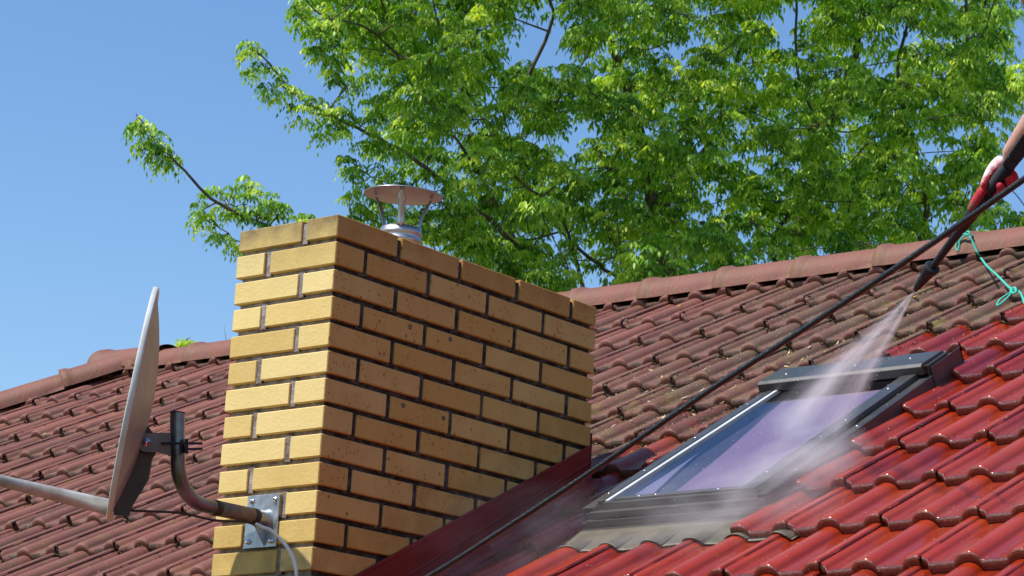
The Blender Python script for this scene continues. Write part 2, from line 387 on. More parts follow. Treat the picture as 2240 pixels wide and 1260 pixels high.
def add_tile(x0, j, lo=None, hi=None, s_hi=None, s_lo=None, mb=tiles):
    """x0: crest of the lapped roll on its left, j: course"""
    s_f = S0 - E_ * j + (-0.0274 if j == 0 else 0) + random.uniform(-.004, .004)
    L = E_ + .035
    top = S0 + .40 if False else 99
    i = round((x0 - X0) / M2 * 2)
    wv = wetness(x0 + M2 / 2, s_f, j, i + 1)
    rnd = random.random(); dh = random.uniform(-.0018, .0018); tw = random.uniform(-.004, .004)
    us = [.010, .014, .020, .027, .032, .036, .039, .055, .085, .108, .1115, .114, .119, .127, .137, .1476, .158, .168, .176, .1805, .1838, .187, .215, .2555, .2592, .262, .267, .275, .285, .2952, .301, .306, .3088, .3095]
    if lo is not None: us = [lo - x0] + [u for u in us if u + x0 > lo + .002]
    if hi is not None: us = [u for u in us if u + x0 < hi - .004] + [hi - x0]
    if len(us) < 3: return
    # rows from the underside of the front edge up the slope
    rows = [('b', 0.004), ('m', -.001), ('t', .0005), ('t', .004), ('t', .010), ('t', .018), ('t', .030), ('t', .12), ('t', .24), ('t', L)]
    V_, C_ = [], []
    for k, (kind, ds) in enumerate(rows):
        for u in us:
            p = prof(u); hh = -RH + RH * p
            if u < .045 and lo is None: hh -= .0075 * (1 - max(0, (u - .020) / .025))
            if u > .3065: hh -= (.002 if u < .3090 else .007)
            # the front edge rounds off, more on the rolls
            rr = .003 + .011 * p; q = max(0, 1 - ds / rr); rd = (1 - math.sqrt(max(0, 1 - q * q))) * (rr * .75)
            s_ = s_f + ds + tw * (u - .15) * 3
            if u < .034 and lo is None and k < 7: s_ += .010
            h = hh + TH * (1 - ds / E_) + dh
            if kind == 'b': h = hh - .002 + dh * 0
            elif kind == 'm': h = hh + TH * .42
            else: h -= rd
            if s_hi is not None: s_ = min(s_, s_hi)
            if s_lo is not None: s_ = max(s_, s_lo + ds * .2)
            # tile lines are trimmed along the hip
            V_.append(RP(x0 + u, s_, h))
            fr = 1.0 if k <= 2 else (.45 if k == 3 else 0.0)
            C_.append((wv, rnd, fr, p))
    n = len(us); F_ = []
    for k in range(len(rows) - 1):
        for a in range(n - 1): F_.append((k * n + a, k * n + a + 1, (k + 1) * n + a + 1, (k + 1) * n + a))
    # side edges
    b = len(V_)
    for a in (0, n - 1):
        for k in (1, 2, 5, 7, 9):
            V_.append(np.array(V_[k * n + a]) - EN * .020); C_.append((wv, rnd, .6, .3))
    kk = (1, 2, 5, 7, 9)
    for e, a in enumerate((0, n - 1)):
        for q in range(4):
            f = (kk[q] * n + a, kk[q + 1] * n + a, b + e * 5 + q + 1, b + e * 5 + q)
            F_.append(f if e else f[::-1])
    mb.add(V_, F_, col=C_)
NJ = 14
def hip_x(s): return HIPX - (RY0 - s * math.cos(PIT))
for j in range(-0, NJ):
    s_f = S0 - E_ * j
    for kx in range(-26, 26):
        x0 = X0 + kx * M2
        if x0 > 6.2: continue
        xl = hip_x(s_f + E_ * .5)
        if x0 + M2 < xl: continue
        lo = xl if x0 < xl else None
        # the chimney stands in the way
        if x0 > -.36 and x0 + M2 < -.0 and s_f * math.cos(PIT) > .02 and (s_f + E_) * math.cos(PIT) < 1.15: continue
        if x0 + M2 > WX0 and x0 < WX1 and s_f + E_ > WS0 + .08 and s_f < WS1:
            if j == 8 and x0 + M2 < 1.1 and x0 > .0 and True:
                pass
            if s_f < WS0 - .05 + .0 and j != 8:
                add_tile(x0, j, lo=lo); continue
            if x0 < WX0: add_tile(x0, j, lo=lo, hi=WX0)
            if x0 + M2 > WX1: add_tile(x0, j, lo=WX1 if x0 + .02 < WX1 else None)
            if j == 4: add_tile(x0, j, lo=max(WX0, x0 + .02), hi=min(WX1, x0 + .3135), s_lo=2.30)
            continue
        add_tile(x0, j, lo=lo)
    # the top course is topped by a last short row under the ridge
for kx in range(-26, 26):
    x0 = X0 + kx * M2
    if x0 > 6.2 or x0 < HIPX - .25: continue
    add_tile(x0, -1, s_hi=SLEN - .0, lo=(HIPX - .1 if x0 < HIPX - .1 else None))
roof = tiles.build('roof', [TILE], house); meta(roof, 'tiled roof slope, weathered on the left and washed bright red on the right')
# hip end, back slope, eaves board and gutter of the same roof
mb = MB()
def slope_pt(x, y): return (x, y, D0 + TAN * min(y, 2 * RY0 - y) - .03)
yb = 2 * RY0 + 1.35; ye = -1.35
zE = D0 + TAN * ye - .03; zR = D0 + TAN * RY0 - .03
A = [(HIPX - (RY0 - ye), ye, zE), (6.4, ye, zE), (6.4, RY0, zR), (HIPX, RY0, zR), (HIPX - (RY0 - ye), yb, zE), (6.4, yb, zE)]
A2 = [(x, y, z - .16) for x, y, z in A]
mb.add(A + A2, [(3, 2, 5, 4), (0, 3, 4), (0 + 6, 1 + 6, 2 + 6, 3 + 6)[::-1], (0, 6, 7, 1), (1, 7, 8, 2), (4, 5, 11, 10)], smooth=False, col=(0, .5, 0, .5))
mb.build('roof_underlay', [TILE], house)

# ridge and hip caps --------------------------------------------------------
def ridge_mesh(Lc=.415):
    mb = MB(); n = 14; rows = [(0.0, .0), (0.001, 1.03), (.004, 1.085), (.034, 1.08), (.052, 1.0), (.075, .985), (.25, .96), (Lc, .93)]
    V_ = []
    for k, (x, sc_) in enumerate(rows):
        for a in range(n + 1):
            t = math.pi * (a / n)
            r = .120 if k else .100
            sc2 = sc_ if k else 1.0
            yy = -math.cos(t) * r * sc2; zz = math.sin(t) ** .9 * (r * .90) * sc2 - (.004 if a in (0, n) else 0)
            if k == 0: yy *= .9; zz *= .9
            V_.append((x, yy, zz))
    F_ = []
    for k in range(len(rows) - 1):
        for a in range(n): F_.append((k * (n + 1) + a, (k + 1) * (n + 1) + a, (k + 1) * (n + 1) + a + 1, k * (n + 1) + a + 1))
    # inner skin for thickness at the edges
    b = len(V_)
    for x, sc_ in ((0.0, .86), (Lc, .80)):
        for a in range(n + 1):
            t = math.pi * (a / n); V_.append((x, -math.cos(t) * .118 * sc_, math.sin(t) * .112 * sc_))
    for a in range(n): F_.append((b + a, b + a + 1, b + n + 1 + a + 1, b + n + 1 + a))
    for a in (0, n):
        ks = [1, 2, 3, 4, 5, 6, 7]
        for q in ks[:-1]:
            pass
    F_.append((n + 1, b, b + n + 1, 7 * (n + 1))[::-1]); F_.append((n + 1 + n, b + n, b + n + 1 + n, 7 * (n + 1) + n))
    mb.add(V_, F_, col=(0, .50, 0, .75)); return mb
rm = ridge_mesh()
me0 = None
xs_r = [0.098 - .3885 * k for k in range(-14, 14)]
xs_r = [x for x in xs_r if HIPX + .05 < x < 6.1]
ridge_base = None
def ridge_cap(loc, rz=0, ry=0, tone=.5, sc_=1.0):
    global me0
    if me0 is None:
        o = rm.build('ridge_tile', [TILE], roof); me0 = o.data
    else:
        o = bpy.data.objects.new('ridge_tile', me0); COL.objects.link(o); o.parent = roof
    L = house.location
    o.location = (loc[0] - L[0], loc[1] - L[1], loc[2] + ZO - L[2]); o.rotation_euler = (random.uniform(-.01, .01), ry + random.uniform(-.004, .004), rz); o.scale = (sc_, sc_, sc_)
    return o
me0 = None
rm_obj = rm.build('ridge_tile', [RIDGE], None); me0 = rm_obj.data; COL.objects.unlink(rm_obj); bpy.data.objects.remove(rm_obj)
for x in xs_r: ridge_cap((x, RY0, .688 + random.uniform(-.003, .003)), ry=rad(-.6))
hd = np.array([-1, -1, -TAN]); hd /= np.linalg.norm(hd)
hl = np.array([HIPX + .05, RY0 - .0, .70])
ridge_cap((HIPX - .17, RY0, .708), sc_=1.08)
for k in range(16):            # hip caps run down from the ridge end, the lower ones under the upper ones
    p = hl + hd * (.36 + .375 * k)
    if p[1] < ye + .1: break
    ridge_cap((p[0], p[1], p[2] + (.012 if k == 0 else 0)), rz=rad(45), ry=-math.asin(-hd[2]) * 1.0 - rad(1.2), sc_=.95)
hd2 = np.array([-1, 1, -TAN]); hd2 /= np.linalg.norm(hd2)
for k in range(16):
    p = hl + hd2 * (.40 + .375 * k)
    if p[1] > yb - .1: break
    ridge_cap((p[0], p[1], p[2]), rz=rad(-45), ry=-math.asin(-hd2[2]) - rad(1.2), sc_=.95)
# crimped ventilation strip under the ridge caps
mb = MB()
n = 2600; V_, F_ = [], []
xa = np.linspace(HIPX, 6.2, n)
for i, x in enumerate(xa):
    d = ((x - X0) % M2); p = prof(d)
    wv = .0035 * math.sin(x * 2 * math.pi / .0145)
    y = 3.375
    P = np.array([x, y, 0]); s_ = y / math.cos(PIT)
    a = RP(x, 3.885 + wv, -RH + RH * p + .012 + wv); b_ = RP(x, 4.04, .055 + wv)
    V_ += [a, b_]
for i in range(n - 1): F_.append((2 * i, 2 * i + 2, 2 * i + 3, 2 * i + 1))
mb.add(V_, F_)
VENT = mat_simple('maroon_vent_strip', (.030, .010, .010), .7, 0, .2, 40, .1)
mb.build('ridge_vent_strip', VENT, roof)

# ------------------------------------------------------------------ chimney
CW, CL, HB, BH, JT, MO = .3813, 1.199, .0778332, .062138, .0175, .27
HD = .1175; STc = MO - JT
chm = MB()
ROWS = 22
def brick(x0, x1, y0, y1, r):
    z1 = -r * HB; z0 = z1 - BH
    j_ = lambda: random.uniform(-.0014, .0014)
    tone = random.random(); soot = {0: 1.0, 1: .30, 2: .10}.get(r, 0.03)
    yc = (y0 + y1) / 2
    zr = D0 + TAN * yc
    mud = max(0, min(1, 1 - (z0 - zr - .12) / .22)) * .9
    b = .0024                                   # worn arris
    X = sorted([x0 + j_(), x1 + j_()]); Y = sorted([y0 + j_(), y1 + j_()]); Z = [z0 + j_(), z1 + j_()]
    V_ = []
    for zi, z in enumerate(Z):
        for yi, y in enumerate(Y):
            for xi, x in enumerate(X):
                dx = b if xi == 0 else -b; dy = b if yi == 0 else -b; dz = b if zi == 0 else -b
                V_ += [(x, y + dy, z + dz), (x + dx, y, z + dz), (x + dx, y + dy, z)]
    F_ = []
    I = lambda xi, yi, zi, k: (zi * 4 + yi * 2 + xi) * 3 + k
    for xi in (0, 1):
        f = (I(xi, 0, 0, 0), I(xi, 1, 0, 0), I(xi, 1, 1, 0), I(xi, 0, 1, 0)); F_.append(f if xi else f[::-1])
    for yi in (0, 1):
        f = (I(0, yi, 0, 1), I(1, yi, 0, 1), I(1, yi, 1, 1), I(0, yi, 1, 1)); F_.append(f[::-1] if yi else f)
    for zi in (0, 1):
        f = (I(0, 0, zi, 2), I(1, 0, zi, 2), I(1, 1, zi, 2), I(0, 1, zi, 2)); F_.append(f if zi else f[::-1])
    for zi in (0, 1):
        for yi in (0, 1):
            F_.append((I(0, yi, zi, 1), I(1, yi, zi, 1), I(1, yi, zi, 2), I(0, yi, zi, 2)))
    for zi in (0, 1):
        for xi in (0, 1): F_.append((I(xi, 0, zi, 0), I(xi, 1, zi, 0), I(xi, 1, zi, 2), I(xi, 0, zi, 2)))
    for yi in (0, 1):
        for xi in (0, 1): F_.append((I(xi, yi, 0, 0), I(xi, yi, 1, 0), I(xi, yi, 1, 1), I(xi, yi, 0, 1)))
    for zi in (0, 1):
        for yi in (0, 1):
            for xi in (0, 1): F_.append((I(xi, yi, zi, 0), I(xi, yi, zi, 1), I(xi, yi, zi, 2)))
    C_ = []
    for k in range(24):                          # soot gathers at the ends and top of the uppermost bricks
        zi = (k // 12); C_.append((tone, soot * (1.0 if zi else .55), mud, 1))
    chm.add(V_, F_, col=C_, smooth=False)
for r in range(ROWS):
    if r % 2 == 0:
        for k in range(4): brick(-HD, 0, k * MO, k * MO + STc, r)
        brick(-STc, 0, 4 * MO, CL, r)
        brick(-CW, -(HD + JT), 0, HD, r)
        brick(-CW, -STc - JT, 4 * MO, CL, r)
        brick(-CW, -CW + HD, HD + JT, .3875, r)
        for a in (.405, .675): brick(-CW, -CW + HD, a, a + STc, r)
        brick(-CW, -CW + HD, .945, 4 * MO - JT, r)
    else:
        brick(-STc, 0, 0, HD, r); brick(-CW, -STc - JT, 0, HD, r)
        for a in (HD + JT, .405, .675, .945): brick(-HD, 0, a, a + STc if a < .9 else CL, r)
        brick(-CW, -HD - JT, CL - HD, CL, r)
        for a in (HD + JT, .405, .675): brick(-CW, -CW + HD, a, a + STc, r)
        brick(-CW, -CW + HD, .945, CL - HD - JT, r)
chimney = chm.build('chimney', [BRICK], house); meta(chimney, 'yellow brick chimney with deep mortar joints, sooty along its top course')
# mortar core and the mortar slab, with an uneven surface
mb = MB(); ins = .0145
bmm = bmesh.new(); bmesh.ops.create_cube(bmm, size=1)
bmesh.ops.subdivide_edges(bmm, edges=bmm.edges[:], cuts=1, use_grid_fill=True)
zt, zb = -.006, -ROWS * HB
nx, ny, nz = 34, 100, 150
def core_face(fix, val, a0, a1, na, b0, b1, nb, flip, outward):
    V_, F_ = [], []
    for ib in range(nb + 1):
        for ia in range(na + 1):
            a = a0 + (a1 - a0) * ia / na; b = b0 + (b1 - b0) * ib / nb
            e = 0 if ia in (0, na) or ib in (0, nb) else random.uniform(-.0022, .0022)
            P = {'x': (val + e, a, b), 'y': (a, val + e, b), 'z': (a, b, val + e)}[fix]; V_.append(P)
    for ib in range(nb):
        for ia in range(na):
            f = (ib * (na + 1) + ia, ib * (na + 1) + ia + 1, (ib + 1) * (na + 1) + ia + 1, (ib + 1) * (na + 1) + ia)
            F_.append(f[::-1] if flip else f)
    mb.add(V_, F_)
core_face('x', -ins, ins, CL - ins, ny, zb, zt, nz, False, 1)
core_face('y', ins, -CW + ins, -ins, nx, zb, zt, nz, False, 1)
core_face('x', -CW + ins, ins, CL - ins, ny, zb, zt, nz, True, 1)
core_face('y', CL - ins, -CW + ins, -ins, nx, zb, zt, nz, True, 1)
core_face('z', zt, -CW + ins, -ins, nx, ins, CL - ins, ny, False, 1)
for r in range(ROWS):                            # the upright joints are filled nearly flush
    z1 = -r * HB + .004; z0 = z1 - BH - .010
    if r == 0: z1 = -.010
    for a in ([k * MO - JT for k in range(1, 5)] if r % 2 == 0 else [HD, .3875, .6575, .9275]):
        mb.box(-.030, -.0062 + random.uniform(-.0015, .0015), a - .002, a + JT + .002, z0, z1)
    a = -(HD + JT) if r % 2 == 0 else -MO
    mb.box(a - .002, a + JT + .002, .0058 + random.uniform(-.0015, .0015), .030, z0, z1)
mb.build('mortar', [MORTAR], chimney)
# plugs left in drilled holes on the broad side
PLUG = mat_simple('dark_plug', (.035, .03, .06), .5, 0, .2, 90, .1)
for u, v in [(897, 715), (985, 742), (882, 887), (970, 915)]:
    t_ = (0 - CAM[0]) / ray(u, v)[0]; P = CAM + ray(u, v) * t_
    mb = MB(); mb.lathe(P - np.array([.004, 0, 0]), (1, 0, 0), [(0, .0068), (.0052, .0068), (.0055, .0042), (.003, .0038), (.003, 0)], 14)
    mb.build('wall_plug', [PLUG], chimney)
# flue cowl
CX, CY = -.205, .487
mb = MB(); mb.lathe((CX, CY, -.03), (0, 0, 1), [(0, .062), (.092, .062), (.094, .0640), (.099, .0640), (.101, .062), (.114, .062), (.116, .0645), (.122, .0648), (.126, .0620), (.136, .0612), (.136, .057), (.03, .055)], 40)
mb.build('flue_pipe', [STEEL], chimney)
capn = np.array([.03, -.02, 1]); capn /= np.linalg.norm(capn); CC = np.array([CX + .001, CY - .002, .211])
mb = MB(); mb.lathe(CC, capn, [(0.0, .118), (.0012, .1185), (.004, .112), (.017, .06), (.024, .0), ], 48)
mb.lathe(CC, -capn, [(-.0005, .1182), (-.0035, .112), (-.0165, .06), (-.022, .0)], 48)
mb.build('cowl_cap', [STEEL], chimney)
vdir = math.atan2(CAM[1] - CY, CAM[0] - CX)
for dq in (-3, 118, -122):
    q = vdir + rad(dq); c, s_ = math.cos(q), math.sin(q)
    pts = []; nn = 9; V_, F_ = [], []
    for k in range(nn):
        t = k / (nn - 1)
        r_ = .061 + (.098 - .061) * (t ** 1.7); z = .100 + (.215 - .100) * t
        wd = .0135 - .0035 * math.sin(math.pi * min(1, t * 1.3)) if t < .8 else .0065
        ctr = np.array([CX + c * r_, CY + s_ * r_, z]); tan = np.array([-s_, c, 0]); out = np.array([c, s_, 0])
        for sgn in (-1, 0, 1): V_.append(ctr + tan * wd * sgn - out * (.003 if sgn else -.0005))
    for k in range(nn - 1):
        for a in (0, 1): F_.append((k * 3 + a, k * 3 + a + 1, (k + 1) * 3 + a + 1, (k + 1) * 3 + a))
    mb = MB(); mb.add(V_, F_); o = mb.build('cowl_strut', [STEEL], chimney)
    sm = o.modifiers.new('solid', 'SOLIDIFY'); sm.thickness = .0015
# sheet metal flashing round the foot
def sweep(mb, path, sect, closed=False):
    V_, F_ = [], []; n = len(sect)
    for P, A_, B_ in path:
        for a, b in sect: V_.append(np.array(P) + np.array(A_) * a + np.array(B_) * b)
    for k in range(len(path) - 1):
        for a in range(n - 1): F_.append((k * n + a, k * n + a + 1, (k + 1) * n + a + 1, (k + 1) * n + a))
    mb.add(V_, F_, smooth=False)
Zv = np.array([0, 0, 1.0])
mb = MB()
ys = np.linspace(-.16, 1.215, 30)
for a_, b_ in ((-.16, .38), (.375, .90), (.895, 1.2)):      # three overlapping lengths
    yy = np.linspace(a_, b_, 12); off = {-.16: 0, .375: .0012, .895: .0024}[a_]
    V_, F_ = [], []
    for y in yy:
        tp = .1725 - .0364 * y
        for a, b in [(.0035, tp), (.0048, tp - .003), (.0048, tp - .012), (.0035, tp - .015), (.0035, .075), (.0065, .071), (.0035, .066), (.0035, .030), (.012, .020), (.050, .014), (.060, -.002)]:
            V_.append((a + off, y, D0 + TAN * y + b + random.uniform(-.0006, .0006)))
    n = 11
    for k in range(len(yy) - 1):
        for a in range(n - 1): F_.append((k * n + a, k * n + a + 1, (k + 1) * n + a + 1, (k + 1) * n + a))
    mb.add(V_, F_, smooth=False)
o = mb.build('flashing', [REDMETAL], chimney); meta(o, 'dark red sheet metal flashing on the broad side of the chimney')
mb = MB()
sweep(mb, [((-CW, y, D0 + TAN * y), (-1, 0, 0), (0, 0, 1)) for y in ys], [(.0035, .165), (.0035, .045), (.012, .036), (.118, .016), (.128, .030)])
sweep(mb, [((x, 0, D0), (0, -1, 0), (0, 0, 1)) for x in (-CW - .1, .1)], [(.0035, .165), (.0035, .04), (.20, -.09)])
sweep(mb, [((x, CL, D0 + TAN * CL), (0, 1, 0), (0, 0, 1)) for x in (-CW - .1, .003)], [(.0035, .165), (.0035, .05), (.18, .12)])
mb.build('flashing', [REDMETAL], chimney)

# ------------------------------------------------------------------ roof window
def rbox(mb, x0, x1, s0, s1, h0, h1, **k):
    mb.obox(RP(x0, s0, h0), EX * (x1 - x0), ES * (s1 - s0), EN * (h1 - h0), **k)
mb = MB()
OX0, OX1, OS0, OS1 = .250, .903, 1.000, 2.270
rbox(mb, OX0, OX0 + .006, OS0, OS1, -.03, .046); rbox(mb, OX0 + .006, OX0 + .040, OS0, OS1, .0425, .0468)
rbox(mb, OX1 - .006, OX1, OS0, OS1, -.03, .044); rbox(mb, OX1 - .034, OX1 - .006, OS0, OS1, .0405, .0448)
rbox(mb, OX0 + .006, OX1 - .006, OS1 - .006, OS1, -.03, .046)
rbox(mb, OX0 + .04, OX0 + .046, OS0, OS1, .0, .044); rbox(mb, OX1 - .040, OX1 - .034, OS0, OS1, .0, .042)
rbox(mb, OX0 + .046, OX1 - .04, OS0 + .01, OS1 - .01, .0, .012)
wf_ = bevel(mb.build('window_frame', [FRAME], house), .0012); 
meta(wf_, 'grey metal roof window sprayed with water')
mb = MB()                      # stepped front under the sash
rbox(mb, OX0 + .004, OX1 - .004, .998, 1.012, -.03, .008)
rbox(mb, OX0 + .012, OX1 - .012, .986, .998, .005, .010)
rbox(mb, OX0 + .012, OX1 - .012, .998, 1.006, .010, .030)
rbox(mb, OX0 + .030, OX1 - .030, .988, 1.006, .0305, .0345)
rbox(mb, OX0 - .010, OX1 + .006, .968, .986, -.018, -.013)
rbox(mb, OX0 - .004, OX1, .986, .997, -.018, .004)
bevel(mb.build('window_sill', [FRAME], wf_), .0012)
mb = MB()                      # sash: two stiles, two rails
SX0, SX1, SS0, SS1 = .300, .862, 1.016, 2.19
GX0, GX1, GS0, GS1 = .352, .806, 1.050, 2.10
rbox(mb, SX0, SX0 + .022, SS0, SS1, .022, .0600); rbox(mb, SX0 + .022, GX0, SS0, SS1, .022, .0535)
rbox(mb, GX1, SX1, SS0, SS1, .022, .0612)
rbox(mb, GX0, GX1, GS1, SS1, .022, .060)
rbox(mb, GX0, GX1, SS0 + .012, GS0, .022, .0585)
mb.obox(RP(GX0, SS0, .022), EX * (GX1 - GX0), ES * .012, EN * .030)
bevel(mb.build('sash', [FRAME], wf_), .0015)
mb = MB(); rbox(mb, SX0 + .027, SX0 + .040, SS0 + .004, GS1 + .03, .0537, .0590); bevel(mb.build('glazing_rail', [RAIL], wf_), .001)
mb = MB(); mb.add([RP(GX0 - .004, GS0 - .004, .0525), RP(GX1 + .004, GS0 - .004, .0525), RP(GX1 + .004, GS1 + .004, .0525), RP(GX0 - .004, GS1 + .004, .0525)], [(0, 1, 2, 3)]); mb.build('window_pane', [GLASS], wf_)
TINT = mat_simple('lavender_sheet', (.29, .185, .26), .85, 0, .06, 6, .0); TINT2 = mat_simple('blue_grey_sheet', (.24, .22, .32), .85, 0, .15, 9, .0); ROOM = mat_simple('unlit_room', (.05, .04, .06), .9, 0, .1, 3, 0)  # thin sheets below the glass give the pane its lavender and blue-grey areas
def flat(name, poly, h, mat):
    mb = MB(); n = len(poly); mb.add([RP(x, s_, h) for x, s_ in poly] + [RP(x, s_, h - .003) for x, s_ in poly], [tuple(range(n)), tuple(range(n, 2 * n))[::-1]] + [(k, n + k, n + (k + 1) % n, (k + 1) % n) for k in range(n)], smooth=False); return mb.build(name, [mat], wf_)
flat('tinted_sheet', [(.512, 1.05), (GX1, 1.05), (GX1, 2.0), (.384, 1.98), (.402, 1.85), (.43, 1.70), (.462, 1.50), (.485, 1.33), (.503, 1.15)], .034, TINT)
flat('tinted_sheet', [(GX0, 1.05), (.445, 1.05), (.42, 1.15), (.385, 1.32), (.362, 1.45), (GX0, 1.55)], .034, TINT2)
flat('dark_backing', [(GX0, 1.04), (GX1, 1.04), (GX1, 2.11), (GX0, 2.11)], .024, ROOM)  # dark sheet stands in for the unlit interior below the pane
mb = MB()                      # top cover: sloping lid with a deep lip at the front
hx0, hx1 = .268, .886; sec = [(2.035, .056), (2.033, .084), (2.046, .0915), (2.190, .088), (2.215, .070), (2.225, .03)]
V_, F_ = [], []
for x in (hx0, hx1):
    for s_, h in sec: V_.append(RP(x, s_, h))
n = len(sec)
for a in range(n - 1): F_.append((a, n + a, n + a + 1, a + 1))
F_ += [tuple(range(n)), tuple(range(n, 2 * n))[::-1], (0, n - 1, 2 * n - 1, n)]
mb.add(V_, F_, smooth=False); rbox(mb, hx1 + .0002, hx1 + .012, 2.06, 2.20, .04, .080)
bevel(mb.build('top_cover', [FRAME], wf_), .002)
mb = MB(); rbox(mb, OX1 + .001, OX1 + .004, 2.06, 2.275, -.03, .072); rbox(mb, hx1 + .014, OX1 + .004, 2.268, 2.275, -.03, .072); mb.build('corner_plate', [FRAME], wf_)
SCREW = mat_simple('screw_steel', (.6, .6, .62), .25, 1, .1, 20, 0)
scr = MB(); scr.lathe((0, 0, 0), (0, 0, 1), [(0, .0052), (.0018, .0048), (.0028, .003), (.003, 0)], 10)
def small(name, mesh_ob_data, mat, P, nrm, parent):
    o = bpy.data.objects.new(name, mesh_ob_data); COL.objects.link(o); o.parent = parent
    L = root_of(parent).location; o.location = (P[0] - L[0], P[1] - L[1], P[2] + ZO - L[2])
    o.rotation_euler = Vector(nrm).to_track_quat('Z', 'Y').to_euler(); return o
so_ = scr.build('screw', [SCREW], None); scrm = so_.data; bpy.data.objects.remove(so_)
for x, s_, h in [(.27, 1.12, .0468), (.27, 1.32, .0468), (.27, 1.62, .0468), (.27, 1.95, .0468), (.82, 1.15, .0612), (.835, 1.45, .0612), (.84, 1.60, .0612), (.83, 1.9, .0612), (.885, 1.2, .0448), (.885, 1.58, .0448),
                 (.34, 2.11, .0898), (.60, 2.12, .0898), (.80, 2.13, .0898), (.44, 1.035, .0585), (.72, 1.035, .0585), (.50, 1.036, .0585)]:
    small('screw', scrm, SCREW, RP(x, s_, h), EN, wf_)
# pleated apron dressed over the tiles
mb = MB(); V_, F_ = [], []; nxa, nsa = 700, 12
for a in range(nxa + 1):
    x = .225 + (1.10 - .225) * a / nxa
    p = prof((x - X0) % M2)
    pl = .0011 * math.sin(2 * math.pi * x / .0060)
    sl_ = .790 - .018 * max(0, (x - .6) / .5) + .006 * math.sin(x * 21) + .004 * math.sin(x * 57) + .012 * (1 - p)
    for b in range(nsa + 1):
        t = b / nsa; s_ = sl_ + (.988 - sl_) * t
        kq = max(0, 1 - t * 1.5) ** 1.1
        hh = (-RH + RH * p + .003 + TH * max(0, (1 - (s_ - (S0 - E_ * 9)) / E_))) * kq + (-.0165) * (1 - kq) + pl * min(1, 1.2 * kq + .0)
        V_.append(RP(x, s_, hh + .0012))
for a in range(nxa):
    for b in range(nsa):
        F_.append((a * (nsa + 1) + b, (a + 1) * (nsa + 1) + b, (a + 1) * (nsa + 1) + b + 1, a * (nsa + 1) + b + 1))
mb.add(V_, F_); o = mb.build('apron', [APRON], wf_); sm = o.modifiers.new('solid', 'SOLIDIFY'); sm.thickness = .0015; sm.offset = 1

# ------------------------------------------------------------------ ground
mb = MB(); mb.add([(-400, -400, -ZO), (400, -400, -ZO), (400, 400, -ZO), (-400, 400, -ZO)], [(0, 1, 2, 3)])
g = MT('grass_ground', rough=.95, spec=.1); g.set('base', g.mix(g.mr(g.noise(g.coord(), .6, 6), .35, .65), (.045, .075, .02), (.09, .12, .035)))
o = mb.build('ground', [g.m]); meta(o, 'mown grass around the house', 'ground', kind='structure')

# ------------------------------------------------------------------ satellite dish on its wall arm
PX, PZ = -.179, -.847
dish = new_root('satellite_dish', 'satellite dish on a bent steel arm, its stained back and edge towards the viewer', 'satellite dish', (PX, 0, PZ))
mb = MB(); mb.box(-.2565, -.1355, -.0045, -.0005, -.926, -.779)
bevel(mb.build('wall_plate', [GALV], dish), .001)
bolt = MB(); bolt.lathe((0, 0, 0), (0, 0, 1), [(0, .0085), (.0015, .0085), (.0016, .0055), (.008, .0055), (.0085, .003), (.0085, 0)], 6)
bo = bolt.build('b', [SCREW], None); boltm = bo.data; bpy.data.objects.remove(bo)
for x, z in ((-.238, -.795), (-.152, -.795), (-.240, -.908), (-.153, -.910)): small('bolt', boltm, SCREW, (x, -.0045, z), (0, -1, 0), dish)
path = [(PX, -.004, PZ), (PX, -.20, PZ), (PX, -.225, PZ)]
rb = .11; yb_, zb_ = -.347 + rb, PZ + rb
for k in range(1, 13):
    q = rad(90 * k / 12); path.append((PX, yb_ - rb * math.sin(q), zb_ - rb * math.cos(q)))
path += [(PX - .001, -.353, -.70), (PX - .002, -.361, -.618)]
mb = MB(); mb.tube(path, .0195, 22); autosmooth(mb.build('arm_tube', [TUBEM], dish), 50)
mb = MB(); mb.tube([(PX, -.045, PZ), (PX, -.19, PZ)], .0208, 22); mb.build('tape_wrap', [TAPE], dish)
mb = MB(); mb.tube([(PX, -.185, PZ), (PX, -.205, PZ)], .0215, 22); mb.build('band', [DARKTAPE], dish)
mb = MB(); mb.tube([(PX, -.043, PZ), (PX, -.062, PZ)], .0215, 22); mb.build('band', [DARKTAPE], dish)
mb = MB(); mb.lathe((PX, -.004, PZ), (0, -1, 0), [(0, .027), (.004, .023), (.012, .0205), (.040, .0203)], 24); mb.build('weld_collar', [GALV], dish)
mb = MB(); mb.add([(PX + .002, -.005, PZ - .02), (PX + .002, -.005, PZ - .075), (PX + .002, -.052, PZ - .02), (PX - .002, -.005, PZ - .02), (PX - .002, -.005, PZ - .075), (PX - .002, -.052, PZ - .02)],
                  [(0, 1, 2), (5, 4, 3), (0, 3, 4, 1), (1, 4, 5, 2), (2, 5, 3, 0)], smooth=False); mb.build('gusset', [GALV], dish)
mb = MB(); mb.lathe((PX - .002, -.361, -.619), (0, 0, 1), [(0, .0203), (.003, .0203), (.004, .0)], 22); mb.build('tube_cap', [BLACK], dish)
